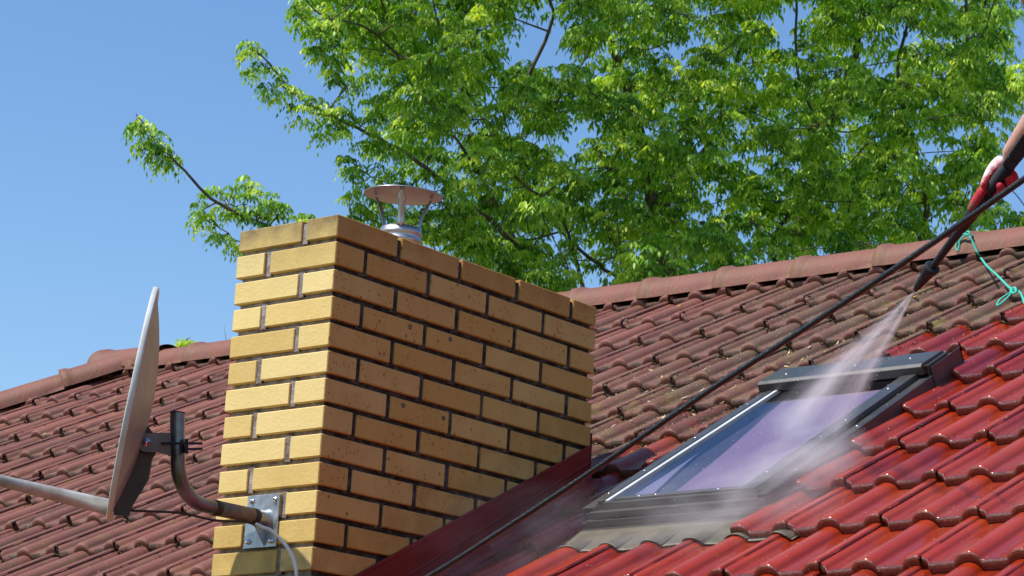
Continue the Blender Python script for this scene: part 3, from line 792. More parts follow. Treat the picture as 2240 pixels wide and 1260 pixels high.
# reflector
DT = pt(337, 628, 6.87); DB = pt(234, 1135, 6.87); DC = (DT + DB) / 2
dw = (DT - DB); HA = np.linalg.norm(dw) / 2; dw /= 2 * HA
nn_ = np.array([-.692, -.722, 0.0]); nn_ -= dw * np.dot(nn_, dw); nn_ /= np.linalg.norm(nn_)
dt = np.cross(dw, nn_); dt /= np.linalg.norm(dt); WA = HA * .92
def dish_pt(a, r, d): return DC + dw * (math.sin(a) * HA * r) + dt * (math.cos(a) * WA * r) + nn_ * d
NA = 96
def disc(mb, rings, flip):
    V_, F_ = [], []
    for r, d in rings:
        for k in range(NA): V_.append(dish_pt(2 * math.pi * k / NA, r, d))
    for q in range(len(rings) - 1):
        for k in range(NA):
            f = (q * NA + k, q * NA + (k + 1) % NA, (q + 1) * NA + (k + 1) % NA, (q + 1) * NA + k); F_.append(f[::-1] if flip else f)
    mb.add(V_, F_)
bowl = lambda r: -.052 * (1 - r * r) - .003
mb = MB(); disc(mb, [(r, bowl(r)) for r in np.linspace(.001, .995, 16)], False); mb.build('reflector_front', [DISHF], dish)
mb = MB(); disc(mb, [(r, bowl(r) - .002) for r in np.linspace(.001, .965, 16)], True); mb.build('reflector_back', [DISHB], dish)
mb = MB(); disc(mb, [(.955, -.008), (.965, -.0125), (.985, -.0145), (.998, -.0135), (1.003, -.011), (1.005, -.002), (1.001, .0005), (.985, -.004)], False); mb.build('rim', [DISHF], dish)
# bracket behind the reflector
PV = pt(320, 968, 6.86)                                       # pivot bolt
back = lambda u, v, dd=6.86: pt(u, v, dd)
side = dt
def plate(mb, poly, off, th):
    a = [np.array(p) + side * off for p in poly]; b = [p + side * th for p in a]; n = len(a)
    mb.add(a + b, [tuple(range(n)), tuple(range(n, 2 * n))[::-1]] + [(k, (k + 1) % n, n + (k + 1) % n, n + k)[::-1] for k in range(n)], smooth=False)
chan = [back(309, 914), back(335, 948), back(345, 985), back(333, 1005), back(325, 1050), back(291, 1105), back(283, 1127), back(250, 1126), back(252, 1080), back(268, 1030), back(288, 985), back(300, 950)]
mb = MB(); sg = 1 if np.dot(side, CAM - DC) > 0 else -1
plate(mb, chan, .034 * sg, .0025); plate(mb, chan, -.034 * sg, .0025)
V_ = []
for off in (-.034, .036):
    for p in (chan[2], chan[3], chan[4], chan[5], chan[6], chan[7]): V_.append(np.array(p) + side * off)
mb.add(V_, [(k, k + 1, k + 7, k + 6) for k in range(5)], smooth=False)
autosmooth(mb.build('back_bracket', [BRACKET], dish))
clamp = [back(372, 947, 6.80), back(372, 1002, 6.80), back(345, 990, 6.80), back(318, 988, 6.80)]
for q in range(1, 8):
    t = rad(90 + 180 * q / 8); clamp.append(back(319 + 20 * math.cos(t), 968 + 20 * math.sin(t) * 1.0, 6.80))
clamp += [back(318, 948, 6.80)]
def hull_order(P):
    return P
mb = MB(); cl_ = [back(319 + 20 * math.cos(rad(a)), 968 - 20 * math.sin(rad(a)), 6.80) for a in range(90, 271, 20)] + [back(345, 990, 6.80), back(372, 997, 6.80), back(374, 947, 6.80)]
cl0 = [np.array(p) for p in cl_]; n = len(cl0); toc = np.array(CAM) - DC; toc /= np.linalg.norm(toc)
mb.add(cl0 + [p - toc * .003 for p in cl0], [tuple(range(n)), tuple(range(n, 2 * n))[::-1]] + [(k, (k + 1) % n, n + (k + 1) % n, n + k) for k in range(n)], smooth=False)
mb.add([p - toc * .078 for p in cl0] + [p - toc * .081 for p in cl0], [tuple(range(n)), tuple(range(n, 2 * n))[::-1]] + [(k, (k + 1) % n, n + (k + 1) % n, n + k) for k in range(n)], smooth=False)
mb.obox(back(368, 950, 6.80), (back(374, 950, 6.80) - back(368, 950, 6.80)), back(368, 998, 6.80) - back(368, 950, 6.80), -toc * .08)
mb.build('clamp', [CLAMPM], dish)
mb = MB(); mb.lathe(back(320, 967, 6.80), toc, [(0, .012), (.002, .012), (.0022, .0075), (.008, .0075), (.009, .004), (.012, .004), (.012, 0)], 12); mb.build('pivot_bolt', [SCREW], dish)
mb = MB()
for u0, v0, u1, v1 in ((352, 970, 443, 970), (352, 983, 443, 982)):
    off = .0 if v0 < 975 else .0
    A_ = back(u0, v0, 6.785 if v0 < 975 else 6.875); B_ = back(u1, v1, 6.785 if v0 < 975 else 6.875); mb.tube([A_, B_], .0033, 8)
mb.obox(back(405, 961, 6.78), back(412, 961, 6.78) - back(405, 961, 6.78), back(405, 992, 6.78) - back(405, 961, 6.78), -toc * .09)
mb.build('u_bolt', [BLACK], dish)
# feed arm and converter
FA = pt(232, 1108, 6.86); FBd = pt(0, 1051, 6.66) - FA; FBd /= np.linalg.norm(FBd)
FE = FA + FBd * .46
V_, F_ = [], []; upv = np.cross(FBd, side); upv /= np.linalg.norm(upv); 
if upv[2] < 0: upv = -upv
mb = MB(); mb.tube([FA - FBd * .01, FA + FBd * .10, FA + FBd * .25, FE], [.0265, .024, .020, .015], 16, flat=.8)
ARM = mat_simple('greyed_alloy_arm', (.46, .45, .44), .5, .35, .15, 30, .05, dirt=(.20, .16, .12), dirtamt=.55)
mb.build('feed_arm', [ARM], dish)
mb = MB(); q = FE + upv * .03; aim = DC - q; aim /= np.linalg.norm(aim)
mb.lathe(q - aim * .10, aim, [(0, .0), (0, .022), (.06, .024), (.07, .020), (.09, .020), (.10, .030), (.13, .032), (.131, 0)], 20); mb.obox(q - aim * .10 - side * .02 - upv * .03, aim * .05, side * .04, upv * -.05)
mb.build('converter', [DISHF], dish)
def bez(pts, n=12):
    pts = [np.array(p, float) for p in pts]; P = [2 * pts[0] - pts[1]] + pts + [2 * pts[-1] - pts[-2]]; out = []
    for i in range(1, len(P) - 2):
        for k in range(n):
            t = k / n; p0, p1, p2, p3 = P[i - 1:i + 3]
            out.append(.5 * ((2 * p1) + (-p0 + p2) * t + (2 * p0 - 5 * p1 + 4 * p2 - p3) * t * t + (-p0 + 3 * p1 - 3 * p2 + p3) * t ** 3))
    out.append(P[-2]); return out
mb = MB(); mb.tube(bez([back(285, 1117, 6.87), back(340, 1119, 6.88), back(400, 1123, 6.89), back(470, 1138, 6.92), (PX + .006, -.09, PZ - .022), (PX + .012, -.05, PZ - .028)], 8), .0033, 8)
mb.build('cable', [DARKTAPE], dish)
# white aerial cable hanging away from the arm
def onl(u, v, y):
    t_ = (y - CAM[1]) / ray(u, v)[1]; return CAM + ray(u, v) * t_
mb = MB(); mb.tube(bez([onl(560, 1146, -.075), onl(574, 1153, -.07), onl(592, 1160, -.06), onl(612, 1178, -.05), onl(630, 1200, -.045), onl(643, 1228, -.04), onl(648, 1262, -.035), onl(640, 1330, -.02), onl(628, 1400, -.012)], 10), .0047, 10)
o = mb.build('aerial_cable', [WHITE], None, origin=onl(560, 1146, -.075)); meta(o, 'white aerial cable looping down beside the wall plate of the satellite dish', 'cable')

# ------------------------------------------------------------------ pressure washer lance, hose, cord
NZ = pt(2003, 633, 6.42); LR = pt(2240, 318, 6.02)
la = LR - NZ; LL = np.linalg.norm(la); la /= LL
toc2 = CAM - NZ; toc2 -= la * np.dot(toc2, la); toc2 /= np.linalg.norm(toc2); lb = np.cross(la, toc2)
if np.dot(lb, RM[:, 0]) < 0: lb = -lb          # lb: to the lower right in the picture
def onlance(u, v):                              # distance along the lance seen at this place
    best = min(np.linspace(-.1, 1.6, 2000), key=lambda t: (lambda q: (q[0] - u) ** 2 + (q[1] - v) ** 2)(proj(NZ + la * t)))
    return best
def proj(P):
    q = (np.array(P) - CAM) @ RM; return 1696.01 + F * q[0] / -q[2], 565.03 - F * q[1] / -q[2]
tg0, tg1 = onlance(2125, 445), onlance(2195, 368)
lance = new_root('pressure_washer_lance', 'black pressure washer lance with conical nozzle held over the roof', 'pressure washer', NZ)
mb = MB(); t1 = onlance(2042, 585)
mb.lathe(NZ, la, [(0, .003), (0, .0068), (.008, .0075), (.010, .0092), (t1 * .5, .0135), (t1 * .90, .0182), (t1 * .92, .0202), (t1 * .985, .0205), (t1, .0192), (t1 + .001, .010)], 28)
mb.build('nozzle', [BLACK], lance)
mb = MB(); mb.lathe(NZ, la, [(t1 - .01, .0085), (t1 + .03, .0095), (tg0 - .09, .0112), (tg0 - .085, .0135), (tg0 - .03, .0150), (tg0 + .01, .0165), (tg0 + .05, .0165)], 22); mb.build('lance_tube', [BLACK], lance)
mb = MB(); pr_ = []
t = tg0 + .045
while t < tg1 + .02: pr_ += [(t, .0165), (t + .0025, .0172), (t + .0045, .0172), (t + .0055, .0135), (t + .008, .0135), (t + .0085, .0165)]; t += .0085
mb.lathe(NZ, la, [(tg0 + .04, .015)] + pr_, 20); mb.build('ribbed_grip', [BLACK], lance)
tb = tg1 + .016; HW = .027
mb = MB()
def hb(t0, t1, w0, w1, c0=-.0, d=.022): # handle block
    for (ta, tb_, wa, wb) in ((t0, t1, w0, w1),):
        P = [NZ + la * tt + lb * (ss * ww) + toc2 * (cc * d) for tt, ww in ((ta, wa), (tb_, wb)) for ss, cc in ((-1, -1), (1, -1), (1, 1), (-1, 1))]
        mb.add(P, [(0, 3, 2, 1), (4, 5, 6, 7), (0, 1, 5, 4), (1, 2, 6, 5), (2, 3, 7, 6), (3, 0, 4, 7)], smooth=False)
hb(tb, tb + .035, .0150, .0165, d=.014); hb(tb + .0365, tb + .20, .0165, .0205, d=.016); hb(tb + .20, tb + .42, .0205, .022, d=.020)
bm_ = mb.build('gun_body', [BLACK], lance)
bm2 = bmesh.new(); bm2.from_mesh(bm_.data); bmesh.ops.recalc_face_normals(bm2, faces=bm2.faces[:]); bm2.to_mesh(bm_.data); bm2.free(); bevel(bm_, .005, 3)
GR = NZ + la * (tb + .36)                       # rear grip
mb = MB(); mb.tube([GR, GR + lb * .07 + la * .02, GR + lb * .15 + la * .035], [.022, .019, .021], 16, flat=.75); mb.build('rear_grip', [BLACK], lance)
mb = MB(); mb.tube([GR - la * .05 + lb * .02, GR - la * .045 + lb * .07, GR - la * .02 + lb * .10], [.006, .005, .004], 8); mb.build('trigger', [BLACK], lance)
# hose
hp = [pt(620, 1440, 6.75), pt(780, 1350, 6.45), pt(940, 1260, 6.28), pt(1080, 1172, 6.16), pt(1290, 1034, 6.0), pt(1540, 862, 5.82), pt(1770, 712, 5.65), pt(2010, 552, 5.48), pt(2240, 392, 5.32), pt(2420, 262, 5.25), pt(2520, 215, 5.3)]
hp += [GR + lb * .17 + la * .04]
lowp = [np.array([1.15, -1.75, -1.92]), np.array([.72, -1.1, -1.55])] 
mb = MB(); mb.tube(bez([np.array([1.6, -2.3, -6.9]), np.array([1.35, -1.95, -4.4])] + lowp + hp, 10), .0070, 12)
o = mb.build('high_pressure_hose', [HOSEM], None, origin=hp[0]); meta(o, 'wet black hose stretched diagonally in front of the roof up to the gloved hand', 'hose')
# turquoise cord lying over the ridge
def onridge(u, v, off=0.0):                      # point on the near side of a ridge cap
    y = RY0 - .128; t_ = (y - CAM[1]) / ray(u, v)[1]; return CAM + ray(u, v) * t_
def onroof(u, v, h=.01):
    d = ray(u, v); c0 = D0 * math.cos(PIT) + h; t_ = (c0 - CAM @ EN) / (d @ EN); return CAM + d * t_
def rpx(u, v, h): return onroof(u, v, h)
c1 = [onridge(2117, 510) + np.array([0, .05, .0]), onridge(2122, 517), onridge(2128, 530), onridge(2138, 552), onridge(2147, 566), rpx(2160, 583, .075), rpx(2182, 603, .06), rpx(2206, 627, .05), rpx(2217, 635, .045)]
mb = MB(); mb.tube(bez(c1, 8), .0044, 8)
mb.tube(bez([onridge(2117, 510), onridge(2105, 514), onridge(2095, 526), onridge(2091, 541), onridge(2095, 549), onridge(2098, 540), onridge(2100, 526), onridge(2113, 514)], 6), .0036, 8)
mb.tube(bez([onridge(2111, 508), onridge(2120, 507), onridge(2120, 514), onridge(2112, 513)], 4), .0046, 8)
mb.tube(bez([rpx(2217, 635, .045), rpx(2228, 637, .03), rpx(2236, 648, .025), rpx(2242, 664, .02), rpx(2262, 690, .01), rpx(2290, 730, .012)], 6), .0044, 8)
mb.tube(bez([rpx(2217, 635, .045), rpx(2205, 650, .03), rpx(2190, 664, .018), rpx(2181, 667, .015), rpx(2188, 655, .018), rpx(2204, 644, .03), rpx(2218, 634, .046)], 6), .0036, 8)
mb.tube(bez([rpx(2212, 632, .05), rpx(2221, 630, .05), rpx(2222, 640, .045), rpx(2213, 640, .045), rpx(2212, 632, .05)], 4), .0048, 8)
o = mb.build('turquoise_cord', [TURQ], None, origin=onridge(2117, 510)); meta(o, 'knotted turquoise cord tied over the ridge and lying on the tiles', 'cord')

# ------------------------------------------------------------------ moss and crumbs on the weathered tiles
ICO = bmesh.new(); bmesh.ops.create_icosphere(ICO, subdivisions=1, radius=1.0)
IV = np.array([v.co[:] for v in ICO.verts]); IF = [tuple(v.index for v in f.verts) for f in ICO.faces]; ICO.free()
def surf(x, s_):                                 # height of the tile surface at x, s
    j = math.ceil((S0 - s_) / E_ - 1e-9); j = max(j, 0)
    sf = S0 - E_ * j + (-.0274 if j == 0 else 0)
    return -RH + RH * prof((x - X0) % M2) + TH * (1 - (s_ - sf) / E_)
mossb = MB()
def lump(P, r, flatn, tone):
    V_ = IV * (r * (1 + rng.uniform(-.35, .35, (len(IV), 1))))
    V_[:, 2] *= flatn
    Rz = V_[:, :1] * EX + V_[:, 1:2] * ES + V_[:, 2:3] * EN
    mossb.add(Rz + P, IF, col=(tone, rng.random(), 0, 1), smooth=True)
def mossy(x, s_):
    if x < -.4: return .55 + .35 * math.sin(x * 1.7 + s_ * 2.3) * math.sin(s_ * 1.9)
    j = (S0 - s_) / E_
    if x > WX0 - .02 and x < WX1 + .02 and 0.78 < s_ < 2.29: return 0
    if -.385 < x < .015 and .0 < s_ * math.cos(PIT) < 1.22: return 0
    if x > .55 and j > 2.8: return .03
    if x > .2 and j > 3.6 and x < .9: return .25
    if j > 7.0: return .04 if x > .2 else .2
    return 1.0 if x > -.3 or True else 0
def inview(P, mar=60):
    u, v = proj(P); return -mar < u < 2240 + mar and -mar < v < 1260 + mar
cnt = 0
for j in range(0, 12):
    sf = S0 - E_ * j
    for kx in range(-16, 16):
        for half in (0, 1):
            for q in range(64):
                # pans collect debris just below each front edge
                xx = X0 + kx * M2 + half * M2 / 2 + M2 / 4 + rng.normal(0, .030)
                far = rng.random() < .25
                ss = sf - abs(rng.normal(0, .007 if not far else .04)) - .001
                m_ = mossy(xx, ss)
                clump = .5 + .5 * math.sin(xx * 9.1 + j * 2.7) * math.sin(xx * 3.3 + j)
                if rng.random() > m_ * (.25 + .75 * clump): continue
                P = RP(xx, ss, surf(xx, ss))
                if not inview(P): continue
                lump(P, rng.uniform(.0018, .0050) * (.6 if far else 1.0) * (1.45 if (-.36 < xx < .3 and j >= 4) else 1.0), .6, rng.random()); cnt += 1
            # along the lap line and over the rim of the lapped roll
            if half == 0:
                for q in range(34):
                    lapfront = rng.random() < .6
                    xx = X0 + kx * M2 + .024 + abs(rng.normal(0, .009)) - .012; ss = sf + (rng.uniform(-.016, .012) if lapfront else rng.uniform(0, E_))
                    m_ = mossy(xx, ss)
                    if rng.random() > m_ * (.85 if xx > -.4 else .5): continue
                    P = RP(xx, ss, surf(xx, ss) - .003)
                    if not inview(P): continue
                    lump(P, rng.uniform(.0025, .0070) if lapfront else rng.uniform(.0015, .0035), .7, rng.random()); cnt += 1
MO_ = MT('dry_moss', rough=.95, spec=.05); r_, g_, b_, _c = MO_.attr()
MO_.set('base', MO_.ramp(r_, [(0, (.022, .018, .012)), (.4, (.055, .045, .026)), (.68, (.085, .078, .034)), (.88, (.13, .115, .07)), (1, (.22, .19, .14))]))
o = mossb.build('moss', [MO_.m], None); meta(o, 'dark moss clumps in the troughs of the weathered tiles', 'moss', kind='stuff')
print('moss', cnt)
crb = MB(); cnt = 0
def crumb(P, l, wd, tone, lift=.002):
    q = rng.uniform(0, math.pi); a = EX * math.cos(q) + ES * math.sin(q); b = -EX * math.sin(q) + ES * math.cos(q); up = EN * rng.uniform(0, l * .6)
    V_ = [P - a * l, P + b * wd + EN * .001, P + a * l + up, P - b * wd + EN * .0015, P + EN * lift * 1.5]
    crb.add(V_, [(0, 1, 4), (1, 2, 4), (2, 3, 4), (3, 0, 4)], col=(tone, 0, 0, 1), smooth=False)
for k in range(5200):
    if rng.random() < .62: xx = rng.normal(-.15, .45); ss = rng.uniform(1.5, 3.8)
    else: xx = rng.uniform(-4.2, 2.2); ss = rng.uniform(.4, 3.9)
    if mossy(xx, ss) < .02 or (mossy(xx, ss) < .1 and rng.random() < .6): continue
    P = RP(xx, ss, surf(xx, ss) + .002)
    if not inview(P): continue
    big = rng.random() < (.05 if -.7 < xx < .45 and 1.9 < ss < 2.9 else .004)
    if big: crumb(P, rng.uniform(.008, .020), rng.uniform(.002, .006), rng.uniform(.5, 1))
    else: crumb(P, rng.uniform(.0012, .0032), rng.uniform(.001, .0022), rng.random())
CR_ = MT('dry_crumbs', rough=.8, spec=.2); r_, g_, b_, _c = CR_.attr()
CR_.set('base', CR_.ramp(r_, [(0, (.25, .17, .05)), (.5, (.42, .32, .14)), (1, (.62, .54, .36))]))
o = crb.build('dry_crumbs', [CR_.m], None); meta(o, 'pale seed husks and bark chips strewn over the weathered tiles', 'debris', kind='stuff')
YL = mat_simple('yellow_dry_leaf', (.62, .38, .05), .6, 0, .2, 60, .1)
for (u, v, lab) in ((1491, 672, 'small yellow leaf on the weathered tiles below the ridge, nearer the chimney'), (2004, 653, 'small yellow leaf on the tiles beside the spray nozzle')):
    P = onroof(u, v, .004); mb = MB(); n = 7; V_ = []
    for k in range(n):
        t = k / (n - 1); wd = .009 * math.sin(math.pi * min(1, t * 1.1 + .02)) + .0004; c_ = P + EX * (.034 * (t - .5)) + ES * (-.008 * t) + EN * (.010 * t * t + .003)
        V_ += [c_ - ES * wd + EN * .004, c_, c_ + ES * wd + EN * .005]
    mb.add(V_, [(3 * k + a, 3 * k + 3 + a, 3 * k + 4 + a, 3 * k + 1 + a) for k in range(n - 1) for a in (0, 1)])
    o = mb.build('fallen_leaf', [YL], None, origin=P); meta(o, lab, 'leaf')

# ------------------------------------------------------------------ trees beyond the house
def leaf_tufts(mb, tips, nleaf=(6, 9), size=1.0, tone0=0.0):
    size0 = size
    """every tip carries a fan of compound leaves whose leaflets hang down"""
    Vs, Fs, Cs = [], [], []; base = len(mb.v)
    for tip, outd, sz in tips:
        size = size0 * sz
        tone = np.clip(rng.normal(.42 + tone0, .27), 0, 1)
        nl = rng.integers(*nleaf); q0 = rng.uniform(0, 2 * math.pi)
        for k in range(nl):
            q = q0 + 2 * math.pi * k / nl + rng.uniform(-.4, .4)
            d = np.array([math.cos(q), math.sin(q), rng.uniform(.1, .9)]) + outd * .7; d /= np.linalg.norm(d)
            L_ = rng.uniform(.09, .155) * size; drop = rng.uniform(.6, 1.2)
            R = [tip + d * L_ * t - np.array([0, 0, 1]) * L_ * drop * t * t for t in (.25, .5, .75, 1.0)]
            ax = R[3] - R[2]; ax /= np.linalg.norm(ax); sd = np.cross(d, [0, 0, 1.0]); sd /= (np.linalg.norm(sd) + 1e-9)
            for pi, sgn in ((1, 1), (1, -1), (2, 1), (2, -1), (3, 0)):
                P = R[pi]; ld = ax * .55 + sd * sgn * .75 + np.array([0, 0, -.75]) + rng.normal(0, .16, 3); ld /= np.linalg.norm(ld)
                ll = rng.uniform(.048, .078) * size; wd = ll * rng.uniform(.17, .25)
                wv = np.cross(ld, sd * .4 + np.array([0, 0, 1.0]) * .6 + rng.normal(0, .45, 3)); wv /= (np.linalg.norm(wv) + 1e-9); nv = np.cross(ld, wv)
                b = base + len(Vs)
                Vs += [P, P + ld * ll * .42 + wv * wd, P + ld * ll * .45 - nv * wd * .35, P + ld * ll * .42 - wv * wd, P + ld * ll - nv * ll * .10 + np.array([0, 0, -ll * .08])]
                Fs += [(b, b + 1, b + 2), (b, b + 2, b + 3), (b + 1, b + 4, b + 2), (b + 2, b + 4, b + 3)]
                tt = float(np.clip(tone + rng.normal(0, .12), 0, 1)); Cs += [(tt, 0, 0, 1)] * 5
    mb.v.extend([tuple(map(float, p)) for p in Vs]); mb.f.extend(Fs); mb.mi.extend([0] * len(Fs)); mb.sm.extend([True] * len(Fs)); mb.c.extend(Cs)
def inpoly(x, y, poly):
    c = False; n = len(poly)
    for i in range(n):
        x1, y1 = poly[i]; x2, y2 = poly[i - 1]
        if (y1 > y) != (y2 > y) and x < (x2 - x1) * (y - y1) / (y2 - y1) + x1: c = not c
    return c
def make_tree(label, limbs, boughs, name='box_elder_tree', leafmat=LEAF, tone0=0.0, size=1.0, spread=.26, base=None, group=None):
    """limbs: [(points, r0, r1)], boughs: [(centre, radius, tips)]"""
    root = new_root(name, label, 'tree', base, group)
    nodes = []; tb_ = MB()
    for pts, r0, r1 in limbs:
        pp = bez(pts, 6); n = len(pp)
        rr = [r0 + (r1 - r0) * (k / (n - 1)) for k in range(n)]
        pp = [p + (rng.normal(0, .012 * min(1, rr[i] / .05), 3) if 0 < i < n - 1 else 0) for i, p in enumerate(pp)]
        tb_.tube(pp, rr, 9)
        for p, r in zip(pp, rr): nodes.append((p, r))
    NP = [n_[0] for n_ in nodes]; NRr = [n_[1] for n_ in nodes]; tips = []
    base_z = base[2]
    ctr = np.mean(np.array([n_[0] for n_ in nodes]), 0)
    order = sorted(boughs, key=lambda b: min(np.linalg.norm(b[0] - n_[0]) for n_ in nodes))
    for c, r, nt_ in order:
        A_ = np.array(NP); d = A_ - c; dist = np.linalg.norm(d, axis=1)
        cost = dist + 1.2 * np.maximum(0, d[:, 2]) + .25 * np.maximum(0, -d[:, 2] - dist * .8)
        k = int(np.argmin(cost)); p0 = NP[k]; r0 = min(NRr[k] * .8, .007 + .006 * dist[k]); r0 = max(r0, .0045)
        mid = (p0 + c) / 2 + rng.normal(0, .05, 3) * min(1, dist[k]) + np.array([0, 0, -.06 * dist[k]])
        pp = bez([p0, mid, c], 4); rr = list(np.linspace(r0, .005, len(pp)))
        tb_.tube(pp, rr, 5, cap=False)
        for q_, r_ in list(zip(pp, rr))[3:]: NP.append(q_); NRr.append(r_)
        out = c - p0; out /= (np.linalg.norm(out) + 1e-9)
        for _ in range(nt_):
            e = rng.normal(0, 1, 3); e /= np.linalg.norm(e); e *= r * rng.uniform(.25, 1) ** .6; e[2] *= .75
            t_ = c + e; tips.append((t_, e / (np.linalg.norm(e) + 1e-9) * .6 + out * .4, .66 if r < .165 else .9))
            if rng.random() < .5: tb_.tube([c, (c + t_) / 2 + rng.normal(0, .02, 3), t_], [.004, .003, .002], 3, cap=False)
    tb_.build('trunk', [BARK], root)
    cr = MB(); leaf_tufts(cr, tips, size=size, tone0=tone0); cr.build('crown', [leafmat], root)
    print(label[:30], len(boughs), len(tips), len(cr.f)); return root
def pd(u, v, d): return pt(u, v, d)
G0 = -ZO
# left tree
crownL = [(660, -420), (665, 0), (700, 30), (760, 70), (775, 100), (780, 135), (790, 170), (810, 210), (850, 255), (885, 300), (905, 345), (900, 400), (935, 455), (985, 500), (1060, 560), (1150, 620), (1240, 700), (1250, 900), (1640, 900), (1640, 500), (1600, 250), (1650, 0), (1600, -420)]
crownR = [(1600, -420), (1650, 0), (1600, 250), (1640, 500), (1640, 900), (2420, 900), (2420, 480), (2300, 420), (2230, 470), (2196, 470), (2150, 430), (2175, 345), (2196, 260), (2210, 200), (2215, 130), (2220, 60), (2195, 0), (2190, -420)]
holes = [(1150, 90, 48), (1075, 150, 22), (1215, 75, 45), (1010, 330, 20), (1255, 300, 30), (1465, 95, 18), (1720, 75, 30), (1755, 20, 22), (1905, 135, 20), (1235, 500, 18), (905, 400, 22), (1300, 600, 26), (2050, 470, 12), (1940, 510, 8), (1480, 240, 14), (1850, 300, 16), (1680, 250, 13), (1330, 120, 13), (2060, 330, 13), (1570, 440, 13), (1990, 60, 14), (1200, 545, 12)]
def fill(poly, d0, d1, step, r, nt_, prob=1.0):
    xs = [p[0] for p in poly]; ys = [p[1] for p in poly]; out = []
    y = min(ys)
    row = 0
    while y < min(max(ys), 760):
        x = min(xs) + (step / 2 if row % 2 else 0)
        while x < max(xs):
            u = x + rng.uniform(-.45, .45) * step; v = y + rng.uniform(-.45, .45) * step
            ok = inpoly(u, v, poly) and rng.random() < prob
            for hx, hy, hr in holes:
                if (u - hx) ** 2 + (v - hy) ** 2 < (hr + 20) ** 2: ok = False
            if ok: out.append((pd(u, v, rng.uniform(d0, d1)), r * rng.uniform(.7, 1.15), nt_))
            x += step
        y += step * .8; row += 1
    return out
TL = pd(1440, 570, 20.5); TLb = np.array([TL[0] + .25, TL[1] + .1, G0])
limbsL = [([TLb, pd(1452, 660, 20.5), pd(1438, 540, 20.5), pd(1428, 450, 20.5), pd(1413, 390, 20.4), pd(1400, 300, 20.3), pd(1372, 200, 20.2), pd(1335, 90, 20.1), pd(1300, -40, 20.0), pd(1280, -250, 20)], .075, .02),
          ([pd(1446, 640, 20.5), pd(1340, 600, 20.5), pd(1240, 520, 20.4), pd(1150, 410, 20.3), pd(1085, 300, 20.2), pd(1010, 180, 20.1), pd(960, 60, 20), pd(930, -100, 20)], .018, .006),
          ([pd(1452, 680, 20.5), pd(1290, 660, 20.2), pd(1140, 540, 20.0), pd(1050, 380, 19.9), pd(960, 250, 19.8), pd(890, 130, 19.6), pd(850, 50, 19.4), pd(810, -80, 19.2)], .018, .006),
          ([pd(1140, 545, 19.2), pd(1010, 430, 18.9), pd(900, 345, 18.7), pd(800, 290, 18.6), pd(700, 240, 18.5), pd(640, 200, 18.5), pd(590, 140, 18.4), pd(545, 95, 18.4)], .020, .004),
          ([pd(1290, 665, 19.6), pd(1000, 640, 18.9), pd(760, 560, 18.5), pd(560, 485, 18.2), pd(460, 432, 18.1), pd(395, 365, 18.0), pd(345, 310, 18.0), pd(305, 258, 17.9)], .022, .0035),
          ([pd(1425, 440, 20.4), pd(1490, 380, 20.8), pd(1560, 300, 21), pd(1605, 150, 21), pd(1640, 30, 21), pd(1660, -120, 21)], .028, .008),
          ([pd(870, 120, 18.8), pd(800, 60, 18.7), pd(700, 30, 18.6), pd(650, -30, 18.6)], .012, .004),
          ([pd(1290, 670, 19.6), pd(1233, 490, 19.3), pd(1191, 435, 19.2), pd(1144, 403, 19.1), pd(1070, 330, 19.0)], .017, .006),
          ([pd(1080, 300, 19.5), pd(1160, 160, 19.6), pd(1210, 30, 19.6), pd(1170, -40, 19.6)], .02, .008)]
bL = fill(crownL, 18.2, 19.5, 60, .155, 9, .88) + fill(crownL, 19.8, 21.3, 73, .22, 10, .88) + fill(crownL, 21.5, 22.6, 84, .25, 9, .75)
for (u, v, r, n_) in [(545, 95, .08, 3), (565, 118, .11, 5), (585, 150, .11, 5), (610, 185, .10, 5), (640, 205, .10, 4), (668, 232, .14, 6), (705, 250, .16, 8), (745, 262, .15, 7), (790, 275, .14, 7), (830, 300, .16, 8), (860, 330, .16, 8), (720, 275, .10, 4), (690, 115, .10, 5), (715, 125, .10, 5), (640, 12, .11, 5), (660, 40, .09, 4), (700, 80, .10, 5), (730, 40, .14, 7), (735, 100, .12, 6), (760, 190, .12, 6), (720, 160, .07, 3),
                      (770, 355, .10, 5), (805, 372, .13, 7), (790, 400, .08, 3), (765, 450, .12, 6), (800, 480, .14, 7), (840, 440, .12, 5), (770, 490, .10, 5), (870, 400, .13, 7), (860, 460, .12, 6), (900, 440, .13, 7), (915, 490, .12, 6), (960, 440, .14, 8), (950, 500, .13, 7), (985, 520, .13, 7), (1010, 470, .15, 9), (1030, 540, .15, 9), (1080, 520, .15, 9), (1070, 590, .15, 8), (1130, 600, .15, 8), (1180, 600, .15, 8), (1210, 640, .15, 7), (810, 425, .10, 4),
                      (305, 258, .07, 3), (318, 275, .09, 4), (330, 298, .09, 4), (345, 322, .09, 4), (362, 342, .08, 4), (382, 352, .06, 3), (355, 350, .06, 2),
                      (445, 458, .09, 4), (480, 420, .11, 5), (500, 450, .13, 6), (545, 405, .11, 5), (535, 445, .14, 7), (590, 445, .12, 6), (610, 470, .09, 4), (500, 510, .11, 5), (530, 530, .08, 4), (560, 480, .12, 5), (655, 480, .07, 4), (680, 475, .05, 2), (450, 480, .06, 3)]:
    bL.append((pd(u, v, 18.0 + (u - 300) / 1000 + rng.uniform(-.12, .12)), r, n_))
make_tree('tall leafy tree behind the chimney, its long bare-stemmed branches reaching left into the sky', limbsL, bL, base=TLb, tone0=.02, group='trees behind the roof ridge')
TR = pd(1800, 540, 21.5); TRb = np.array([TR[0] + .1, TR[1] + .2, G0])
